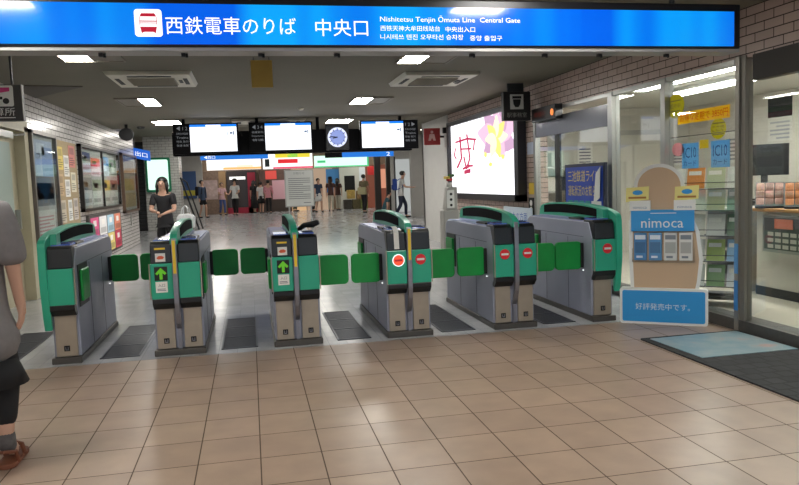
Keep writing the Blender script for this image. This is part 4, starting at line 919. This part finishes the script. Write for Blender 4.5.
fbox('shop_doorway', 'warm cream lit shop opening right of the white notice stand', 'doorway', 2.95, 4.35, 0, 2.2, E('cream', (206, 176, 150), .6), 38.5, .06)
fbox('shop_poster', 'tall sky-blue poster under the pale green sign', 'poster', 4.0, 4.7, .9, 2.15, mat('poster_far_blue', (70, 130, 190), .5), 38.4, .04)
fbox('ticket_machine', 'white machine wall with black screen under the pale green sign', 'machine', 4.7, 6.1, 0, 2.2, mat('machine_white', (206, 204, 196), .5), 38.45, .2, parts=[('black_screen', .18, .58, .42, .8, BLACKG), ('white_poster', .76, .98, .45, 1, mat('poster_far_white', (226, 230, 236), .5))])
for k, (x, z, c_, n_) in enumerate(((5.0, .0, (60, 56, 50), 'dark'), (5.45, .0, (90, 80, 50), 'olive'), (5.2, .55, (180, 150, 80), 'yellow'), (5.7, .5, (140, 110, 70), 'brown'))):
    m = MB(); m.box(x-.2, x+.2, 37.5, 37.9, z, z+(.5 if z == 0 else .45), .02); o = m.build('goods_crate', mat('crate_%d' % k, c_, .6, var=.3, scale=10)); tag(o, n_+' goods crate stacked before the white machine wall', 'crate', 'goods before the white machine wall')
m = MB(); m.box(5.68, 6.06, 37.5, 37.9, 0, .5, .02); o = m.build('goods_crate', mat('crate_5', (110, 120, 60), .6, var=.3, scale=10)); tag(o, 'green goods crate on the floor at the end of the stack', 'crate', 'goods before the white machine wall')
fbox('shop_sign', 'small red sign board under the end of the pale green sign', 'shop sign', 6.1, 6.7, 1.75, 2.2, mat('board_far_red', (190, 40, 40), .5), 37.5, .06)
fbox('shop_display', 'orange-red lit shop window between two dark posts on the right', 'shop display', 6.1, 8.2, 0, 2.3, E('orw', (150, 86, 66), .5), 38.45, .06, parts=[('peach_panel', .35, .65, .45, .9, E('pch', (232, 160, 130), .8)), ('pale_panel', .6, .75, .1, .5, E('plp', (206, 190, 176), .6))])
for n, x in ((21, 5.9), (22, 6.45)):
    struct(MB().box(x-.16, x+.12, 33.2, 33.4, 0, 3.15).build('pillar_%d' % n, mat('post_dark', (58, 54, 52), .5)))
# bright doorway behind the man with the rucksack
d = struct(MB().box(6.15, 8.5, 31.4, 31.5, 0, 3.15).build('wall_glazed', GREYW))
t = fbox('glazed_door', 'bright white lit glass door behind the man with the rucksack', 'door', 6.35, 7.35, .02, 2.35, E('door', (225, 230, 228), .5), 31.39, .04, parts=[('door_frame', -.06, .0, 0, 1.05, DARK), ('door_frame', 1., 1.06, 0, 1.05, ALU)])
# left far doors
fbox('glazed_door', 'grey door with dark window at the far left behind the man in the blue jacket', 'door', -4.6, -3.5, 0, 2.25, GREYW, 33, .1, parts=[('window', .2, .8, .45, .9, mat('door_win', (60, 80, 110), .2)), ('lamp', .1, .18, .35, .39, E('white', (255, 252, 248), 1.3))])
fbox('framed_poster', 'blue framed poster on the grey wall at the far left', 'poster', -3.3, -2.5, .9, 2.2, mat('far_poster_blue', (60, 90, 140), .5), 36, .05, parts=[('yellow_block', .1, .9, .1, .3, mat('far_yel', (180, 170, 60), .5))])
struct(MB().box(-4.8, -2.2, 36.05, 36.2, 0, 3.15).build('wall_far_left', GREYW))
# notice stand
t = thing('notice_stand', 'white framed notice stand full of printing in the middle of the concourse', 'notice stand', (1.34, 20, 0))
m = MB(); m.box(-.4, .4, -.02, .02, .78, 1.8, .006); m.build('frame', ALU, t)
m = MB(); m.box(-.37, .37, -.026, -.018, .81, 1.77); fc = m.build('sheet', mat('stand_sheet', (206, 208, 204), .5), t)
m = MB(); m.text('お知らせ', (0, -.0265, 1.7), (1, 0, 0), (0, 0, 1), .07, .3)
for k in range(11): m.box(-.3, .3-(.2 if k % 4 == 3 else 0), -.028, -.026, 1.0+.055*k, 1.018+.055*k)
m.box(.1, .3, -.028, -.026, .88, .9); m.build('printing', mat('stand_print', (120, 124, 124), .5), fc)
for x in (-.3, .3):
    m = MB(); m.box(x-.02, x+.02, -.02, .02, 0, .8); m.build('leg', ALU, t)
m = MB(); m.box(-.4, .4, -.2, .2, 0, .03); m.build('base', DARK, t)

# ------------------------------------------------------------------ people
def skin_mesh(verts, edges, radii, name, m_, parent, sub=2):
    me = bpy.data.meshes.new('tmp'); me.from_pydata([Vector(v) for v in verts], edges, []); me.update()
    ob = bpy.data.objects.new('tmp', me); C.objects.link(ob)
    sk = ob.modifiers.new('skin', 'SKIN'); sk.branch_smoothing = .3
    for i, d in enumerate(me.skin_vertices[0].data):
        r_ = radii[i]; d.radius = r_ if isinstance(r_, (tuple, list)) else (r_, r_)
        d.use_root = (i == 0)
    ss = ob.modifiers.new('sub', 'SUBSURF'); ss.levels = sub; ss.render_levels = sub
    dg = bpy.context.evaluated_depsgraph_get()
    out = bpy.data.meshes.new_from_object(ob.evaluated_get(dg))
    bpy.data.objects.remove(ob); bpy.data.meshes.remove(me)
    out.name = name; out.materials.clear(); out.materials.append(m_)
    for p in out.polygons: p.use_smooth = True
    o = bpy.data.objects.new(name, out); C.objects.link(o); o.parent = parent
    return o
SK = mat('skin_tone', (196, 154, 132), .55)
HAIR = mat('hair_black', (24, 20, 20), .45)
HAIRB = mat('hair_brown', (66, 42, 32), .5)
def cl(n, c_): return mat('cloth_'+n, c_, .8, var=.08, scale=25)

def person(label, x, y, rz, H, top, bottom, hair=HAIR, sleeves='short', legs='trousers', stride=.1, arms=((.05, .0), (.05, .0)), long_hair=False, shoes=None, lean=0., cap=None, fine=False, group=None):
    """faces -Y at rz = 0. arms: ((forearm forward lift left), (right)) as (upper swing, forearm swing) in radians"""
    t = thing('person', label, 'person', (x, y, 0), rz, group)
    k = H/1.7; s = lambda *p: tuple(v*k for v in p)
    ly = math.sin(lean)
    def tor(z): return -(max(0, z-.92))*ly*1.0
    hipw, shw = .085, .165
    V = [s(0, 0, .95), s(0, tor(1.1), 1.1), s(0, tor(1.3), 1.28), s(0, tor(1.42), 1.40), s(0, tor(1.5)-.01, 1.47), s(0, tor(1.56)-.02, 1.55), s(0, tor(1.62)-.02, 1.62), s(0, tor(1.68)-.01, 1.675)]
    Rr = [(.135, .10), (.115, .085), (.145, .095), (.10, .07), (.05, .05), (.072, .085), (.078, .095), (.05, .06)]
    Ed = [(i, i+1) for i in range(7)]
    J = {}
    for si, sg in ((0, -1), (1, 1)):
        st = stride*sg
        hip = s(sg*hipw, 0, .88); kn = s(sg*.09, -max(0, st)*.9-.01, .49); an = s(sg*.095, -st+.02, .09 if st >= 0 else .10); toe = s(sg*.105, -st-.13, .035)
        i0 = len(V); V += [hip, kn, an, toe]; Rr += [.083, .055, .038, (.036, .03)]; Ed += [(0, i0), (i0, i0+1), (i0+1, i0+2), (i0+2, i0+3)]
        up, fo = arms[si][:2]; inw = arms[si][2] if len(arms[si]) > 2 else (.02 if arms[si][1] > .6 else -.01)
        sh = Vector((sg*shw, tor(1.4), 1.385)); el = sh+Vector((sg*.045, -math.sin(up)*.27, -math.cos(up)*.27)); wr = el+Vector((-sg*inw, -math.sin(fo)*.24, -math.cos(fo)*.24)); hd = wr+Vector((-sg*inw*.2, -math.sin(fo)*.08, -math.cos(fo)*.08)); ft = hd+Vector((0, -math.sin(fo+.3)*.08, -math.cos(fo+.3)*.08))
        i0 = len(V); V += [s(*sh), s(*el), s(*wr), s(*hd), s(*ft)]; Rr += [.058, .04, .027, (.034, .018), (.018, .012)]; Ed += [(3, i0)]+[(i0+q, i0+q+1) for q in range(4)]
        th = hd+Vector((-sg*.03, -.03, -.02)); V.append(s(*th)); Rr.append(.011); Ed.append((i0+2, len(V)-1))
        J[sg] = (hip, kn, an, toe, s(*sh), s(*el), s(*wr))
    # nose
    V.append(s(0, tor(1.6)-.118, 1.585)); Rr.append(.013); Ed.append((6, len(V)-1))
    Rk = [tuple(q*k for q in r_) if isinstance(r_, tuple) else r_*k for r_ in Rr]
    skin_mesh(V, Ed, Rk, 'body', SK, t)
    # top
    tv = [V[0], V[1], V[2], V[3]]; tr = [(.152, .118), (.135, .105), (.162, .112), (.115, .082)]; te = [(0, 1), (1, 2), (2, 3)]
    tv.append(s(0, 0, .88)); tr.append((.15, .115)); te.append((0, 4)); tv.append(s(0, tor(1.43), 1.435)); tr.append((.085, .066)); te.append((3, 5))
    for sg in (-1, 1):
        hip, kn, an, toe, sh, el, wr = J[sg]; i0 = len(tv)
        if sleeves == 'long': tv += [sh, el, wr]; tr += [.072, .053, .038]; te += [(3, i0), (i0, i0+1), (i0+1, i0+2)]
        else:
            mid = tuple(a+(b_-a)*.75 for a, b_ in zip(sh, el)); tv += [sh, mid]; tr += [.072, .06]; te += [(3, i0), (i0, i0+1)]
    skin_mesh(tv, te, [tuple(q*k for q in r_) if isinstance(r_, tuple) else r_*k for r_ in tr], 'top', top, t)
    # bottom
    if legs in ('trousers', 'shorts'):
        bv = [s(0, 0, .97), s(0, 0, .9)]; brr = [(.146, .112), (.15, .115)]; be = [(0, 1)]
        for sg in (-1, 1):
            hip, kn, an = J[sg][:3]; i0 = len(bv); e_ = an if legs == 'trousers' else kn
            bv += [hip]; brr += [.098]; be += [(1, i0)]
            if legs == 'trousers': bv += [kn, an]; brr += [.072, .055]; be += [(i0, i0+1), (i0+1, i0+2)]
            else: bv += [tuple(a+(b_-a)*.8 for a, b_ in zip(hip, kn))]; brr += [.085]; be += [(i0, i0+1)]
        skin_mesh(bv, be, [tuple(q*k for q in r_) if isinstance(r_, tuple) else r_*k for r_ in brr], legs, bottom, t)
    else:
        z0 = .55 if legs == 'skirt' else .25
        m = MB(); m.lathe([(.13*k, .98*k), (.16*k, .88*k), (.19*k, .7*k), (.215*k, z0*k), (.2*k, z0*k), (.15*k, .85*k)], (0, 0, 0), 20, 1, .8); m.build('skirt', bottom, t, True)
    for sg in (-1, 1):
        an, toe = J[sg][2], J[sg][3]
        m = MB(); cx = (an[0]+toe[0])/2; m.ball((cx, (an[1]+toe[1])/2, .04*k), .048*k, .125*k, .04*k, 12, 8); m.build('shoe', shoes or BLACK, t, True)
    # hair
    hy = tor(1.62)
    m = MB(); m.ball((0, (hy+.012)*k, 1.638*k), .098*k, .108*k, .092*k, 18, 12)
    bmesh.ops.delete(m.bm, geom=[v for v in m.bm.verts if v.co.y < (hy-.06)*k and v.co.z < 1.655*k], context='VERTS')
    if long_hair:
        m.tube([(0, (hy+.04)*k, 1.62*k), (0, (hy+.075)*k, 1.5*k), (0, (hy+.10)*k, 1.36*k), (0, (hy+.1)*k, 1.25*k)], [.085*k, .085*k, .07*k, .03*k], 12)
        for sg in (-1, 1): m.tube([(sg*.07*k, (hy-.01)*k, 1.66*k), (sg*.088*k, (hy-.015)*k, 1.56*k), (sg*.095*k, (hy-.03)*k, 1.42*k)], [.03*k, .035*k, .012*k], 8)
    m.build('hair', hair, t, True)
    if cap:
        m = MB(); m.lathe([(.105*k, 0), (.108*k, .05*k), (.085*k, .1*k), (.02*k, .115*k)], (0, (hy+.01)*k, 1.655*k), 18); m.box(-.07*k, .07*k, (hy-.18)*k, (hy-.06)*k, 1.655*k, 1.668*k); m.build('cap', cap, t, True)
    if fine:
        for sg in (-1, 1):
            m = MB(); m.ball((sg*.03*k, (hy-.105)*k, 1.61*k), .013*k, .008*k, .008*k, 10, 8); m.build('eye', BLACK, t, True)
        m = MB(); m.ball((0, (hy-.107)*k, 1.548*k), .022*k, .008*k, .006*k, 10, 8); m.build('mouth', mat('lips', (168, 90, 84), .5), t, True)
    return t, J, k, hy

NAVY = cl('navy', (46, 62, 88)); BLK = cl('black', (18, 18, 22)); WHT = cl('white', (206, 206, 206)); PNK = cl('pink', (206, 140, 150)); JEAN = cl('jean', (66, 86, 140)); GRN = cl('green', (56, 66, 52)); BRN = cl('brown', (76, 48, 44)); CRM = cl('cream', (190, 184, 168)); GRY = cl('grey', (104, 102, 104)); KHA = cl('khaki', (120, 110, 84)); TEAL = cl('teal', (48, 86, 96))
grp = None
def rucksack(t, k, hy, m_, lab, cx=0):
    p = thing  # worn on the back: held by the person, so a thing of its own
    M = Matrix.Translation(t.location) @ Matrix.Rotation(t.rotation_euler.z, 4, 'Z')
    o = thing('rucksack', lab, 'bag', tuple(M @ Vector((0, .19*k, 1.02*k))), t.rotation_euler.z)
    m = MB(); m.rrect(-.15*k, .15*k, 0, .42*k, -.08*k, .09*k, .06*k, .02); m.build('bag_body', m_, o)
    m = MB(); m.rrect(-.11*k, .11*k, .03*k, .2*k, .09*k, .13*k, .03*k, .01); m.build('front_pocket', m_, o)
    for sg in (-1, 1):
        m = MB(); m.tube([(sg*.09*k, -.08*k, .36*k), (sg*.11*k, -.2*k, .42*k), (sg*.115*k, -.3*k, .3*k), (sg*.11*k, -.27*k, .1*k), (sg*.12*k, -.09*k, .03*k)], .016*k, 8); m.build('strap', m_, o)
    return o

a = person('man in a blue-grey jacket and black shorts standing at the left of the concourse', -2.15, 34.2, .9, 1.72, NAVY, BLK, legs='shorts', sleeves='long', stride=.12)
rucksack(a[0], a[2], a[3], BLK, 'dark rucksack on the man in the blue-grey jacket')
person('woman in a pale pink top and blue jeans beside the man in the blue jacket', -1.37, 36.9, .5, 1.6, cl('palepink', (214, 176, 182)), JEAN, HAIRB, arms=((.3, 1.4), (.3, 1.4)))
person('man in a white shirt, black trousers and dark cap before the brown shelving', -.71, 35.8, -.3, 1.72, WHT, BLK, arms=((.2, 1.3), (.2, 1.3)), cap=BLK)
person('woman dressed in black with long hair before the maroon post', .2, 37.75, 2.6, 1.66, BLK, BLK, long_hair=True, legs='long_skirt')
person('girl in a white top and black skirt with bare legs by the maroon entrance', .54, 36.9, 2.9, 1.58, WHT, BLK, legs='skirt')
person('woman in a pink top and black trousers with her back to the gates', .88, 36.1, 3.0, 1.64, PNK, BLK, sleeves='long', arms=((.3, 1.2), (.3, 1.2)))
person('person in dark green clothes in the orange lit doorway', 2.25, 37.6, 1.8, 1.6, GRN, GRN, sleeves='long')
person('person in dark clothes half hidden behind the white notice stand', 3.1, 36.6, 2.5, 1.62, BLK, BLK)
person('woman in a navy top and white skirt right of the notice stand', 3.3, 35.6, .4, 1.64, NAVY, WHT, legs='skirt', stride=.14)
person('woman in dark hat, brown top and cream trousers near the sky-blue poster', 3.9, 35.6, 2.9, 1.66, BRN, CRM, HAIRB, long_hair=True, cap=BLK)
person('woman with long dark hair and pale trousers next to the one in the hat', 4.38, 36.6, 2.7, 1.62, BRN, CRM, long_hair=True)
a = person('man in khaki shirt and black trousers with a pale shoulder bag', 5.05, 32.3, 2.5, 1.72, KHA, BLK, stride=.12)
m = MB(); m.rrect(-.2, .2, 0, .32, -.07, .07, .05, .015); o = m.build('shoulder_bag', cl('palebag', (186, 178, 140)), None, loc=(4.93, 32.02, .85), rz=2.5); tag(o, 'pale yellow shoulder bag carried by the man in khaki', 'bag')
a = person('man in a white shirt looking down, walking past the bright glass door', 5.55, 26.6, 1.35, 1.74, WHT, cl('darkblue', (34, 42, 64)), stride=.2, arms=((.4, 1.5), (.4, 1.5)), lean=.15, sleeves='short')
rucksack(a[0], a[2], a[3], cl('bluebag', (40, 70, 150)), 'blue rucksack on the man in the white shirt')
person('child in a teal top bending forward in front of the man with the blue rucksack', 3.95, 21.5, 1.2, 1.08, TEAL, BLK, lean=.45)

# woman by the pillar with handbag
W0 = (-1.42, 12.7)
t, J, k, hy = person('woman with long black hair in black clothes holding a white bag behind the second gate', W0[0], W0[1], -.15, 1.58, cl('black2', (30, 30, 34)), cl('black3', (28, 28, 32)), sleeves='short', long_hair=True, arms=((.3, 1.5, .15), (.3, 1.35, .12)), fine=True, stride=.04, lean=.12)
for sg in (-1, 1):     # finger chains on both hands
    wr = Vector(J[sg][6]); el = Vector(J[sg][5]); d_ = (wr-el).normalized(); side = Vector((sg, 0, 0)); pal = wr+d_*.085
    for q, L in enumerate((.06, .07, .066, .052)):
        m = MB(); b0 = pal+side*(.022-.015*q); m.tube([b0-d_*.02, b0+d_*L*.4, b0+d_*L*.75+Vector((0, 0, -.014)), b0+d_*L*.85+Vector((0, 0, -.03))], [.009, .0085, .008, .006], 8); m.build('finger', SK, t, True)
t = thing('handbag', 'white shopping bag hanging from the arm of the woman in black', 'bag', (-1.06, 12.38, .74), -.5)
t.scale = (.72, .72, .72)
m = MB(); m.prism([(-.2, 0), (.2, 0), (.23, .25), (.15, .33), (-.14, .33), (-.22, .25)], 'y', -.07, .07, .03); m.build('bag_body', cl('whitebag', (212, 214, 216)), t)
for y in (-.05, .05):
    m = MB(); m.tube([(-.1, y, .31), (-.07, y*.6, .46), (0, 0, .52), (.07, y*.6, .46), (.1, y, .31)], .011, 8); m.build('handle', cl('whitebag', (212, 214, 216)), t)

# person cropped at the left edge, seen from the side/back
t = thing('person', 'person in a loose grey tunic over black leggings walking at the left edge', 'person', (-1.375, 3.98, 0), 0)
TUN = cl('tunic', (118, 114, 114)); LEG = cl('legging', (20, 20, 23)); SOCK = mat('sock_grey', (92, 88, 88), .9, var=.2, scale=40)
HB = Vector((0, 0, 0))
V = [(-.05, 0, .95), (-.05, 0, 1.1), (-.05, 0, 1.25), (-.05, -.0, 1.36), (-.05, 0, 1.43), (-.05, .03, 1.5), (-.05, .04, 1.57), (-.05, .03, 1.63)]
Rr = [(.145, .11), (.125, .1), (.15, .105), (.11, .075), (.05, .05), (.075, .085), (.08, .1), (.05, .06)]
Ed = [(i, i+1) for i in range(7)]
def limb(pts, rr, root):
    i0 = len(V); V.extend(pts); Rr.extend(rr); Ed.append((root, i0)); Ed.extend((i0+q, i0+q+1) for q in range(len(pts)-1)); return i0
limb([(.03, .0, .86), (.085, .03, .50), (.075, -.02, .12), (.08, .10, .04)], [.09, .06, .04, (.04, .03)], 0)
limb([(-.14, .0, .86), (-.2, .25, .5), (-.2, .18, .12), (-.2, .3, .04)], [.09, .06, .04, (.04, .03)], 0)
ar = limb([(.115, 0, 1.34), (.165, .0, 1.08), (.175, .03, .89), (.18, .045, .82)], [.06, .043, .028, (.022, .036)], 3)
limb([(-.22, 0, 1.34), (-.28, .05, 1.08), (-.27, .15, .88), (-.27, .2, .81)], [.06, .043, .028, (.02, .036)], 3)
hd = Vector((.18, .045, .82))
for q, (dy, L) in enumerate(((.026, .072), (.009, .08), (-.009, .076), (-.025, .06))):
    limb([tuple(hd+Vector((0, dy, -.045))), tuple(hd+Vector((-.006, dy*1.1, -.045-L*.5))), tuple(hd+Vector((-.022, dy*1.1, -.045-L)))], [.0095, .009, .0075], ar+3)
limb([tuple(hd+Vector((.0, .045, -.02))), tuple(hd+Vector((-.005, .058, -.055)))], [.011, .009], ar+3)
limb([(-.05, .145, 1.545)], [.013], 6)
skin_mesh(V, Ed, Rr, 'body', SK, t)
skin_mesh([(-.05, 0, .95), (-.05, 0, 1.12), (-.05, 0, 1.26), (-.05, 0, 1.355), (-.05, 0, .75), (-.05, 0, .50), (.125, 0, 1.325), (.165, 0, 1.12), (.172, 0, 1.03), (-.225, 0, 1.325), (-.27, .04, 1.1), (-.28, .05, 1.03)],
          [(0, 1), (1, 2), (2, 3), (0, 4), (4, 5), (3, 6), (6, 7), (7, 8), (3, 9), (9, 10), (10, 11)],
          [(.19, .15), (.175, .14), (.18, .135), (.12, .09), (.235, .19), (.275, .22), .078, .078, .08, .078, .078, .08], 'tunic', TUN, t)
m = MB(); m.lathe([(.2, .56), (.25, .43), (.24, .43), (.19, .54)], (-.05, 0, 0), 28, 1, .82); m.build('underskirt', LEG, t, True)
skin_mesh([(.02, 0, .86), (.088, .03, .50), (.078, -.012, .2)], [(0, 1), (1, 2)], [.11, .078, .056], 'legging', LEG, t)
skin_mesh([(-.14, 0, .86), (-.2, .25, .50), (-.2, .19, .2)], [(0, 1), (1, 2)], [.11, .078, .056], 'legging', LEG, t)
skin_mesh([(.078, -.01, .2), (.076, -.02, .12), (.078, .03, .065)], [(0, 1), (1, 2)], [.05, .048, .044], 'sock', SOCK, t)
skin_mesh([(-.2, .19, .2), (-.2, .18, .12), (-.2, .22, .065)], [(0, 1), (1, 2)], [.05, .048, .044], 'sock', SOCK, t)
SHOE = mat('sandal_brown', (116, 66, 44), .55, var=.1)
for (x, y) in ((.08, .06), (-.2, .26)):
    m = MB(); m.rrect(x-.048, x+.048, y-.15, y+.14, .002, .028, .045, .004, axis='z'); sh = m.build('sandal', SHOE, t)
    m = MB(); m.tube([(x-.05, y+.03, .02), (x-.035, y+.03, .075), (x, y+.03, .088), (x+.035, y+.03, .075), (x+.05, y+.03, .02)], .012, 8); m.build('sandal_strap', SHOE, sh); m = MB(); m.tube([(x-.048, y-.08, .02), (x-.045, y-.1, .08), (x, y-.135, .09), (x+.045, y-.1, .08), (x+.048, y-.08, .02)], .01, 8); m.build('sandal_strap', SHOE, sh)
m = MB(); m.ball((-.05, .02, 1.585), .1, .11, .1, 18, 12); bmesh.ops.delete(m.bm, geom=[v for v in m.bm.verts if v.co.y > .1 and v.co.z < 1.6], context='VERTS'); m.build('hair', HAIR, t, True)
for sg in (-1, 1):
    m = MB(); m.ball((-.05+sg*.03, .128, 1.575), .013, .008, .008, 10, 8); m.build('eye', BLACK, t, True)

# ------------------------------------------------------------------ world, camera, view
wd = bpy.data.worlds.new('World'); sc.world = wd; wd.use_nodes = True
bg = wd.node_tree.nodes['Background']; bg.inputs[0].default_value = (.75, .86, 1., 1); bg.inputs[1].default_value = .9

cam = bpy.data.cameras.new('Camera'); co = bpy.data.objects.new('Camera', cam); C.objects.link(co); sc.camera = co
cam.sensor_fit = 'HORIZONTAL'; cam.sensor_width = 36; cam.lens = 36*718.88/799
cam.clip_end = 200
yaw, pitch, roll, Hc = .202079, .085714, -.034930, 1.40
cy, sy, cp, sp_ = math.cos(yaw), math.sin(yaw), math.cos(pitch), math.sin(pitch)
fw = Vector((sy*cp, cy*cp, -sp_)); r0 = Vector((cy, -sy, 0)); u0 = r0.cross(fw)
cr, sr = math.cos(roll), math.sin(roll)
rt = r0*cr+u0*sr; up = -r0*sr+u0*cr
co.matrix_world = Matrix(((rt.x, up.x, -fw.x, 0), (rt.y, up.y, -fw.y, 0), (rt.z, up.z, -fw.z, Hc), (0, 0, 0, 1)))

sc.view_settings.view_transform = 'Standard'; sc.view_settings.look = 'None'; sc.view_settings.gamma = 1; sc.view_settings.exposure = 0; sc.view_settings.use_curve_mapping = False
sc.cycles.use_denoising = True
sc.cycles.max_bounces = 6; sc.cycles.transparent_max_bounces = 12
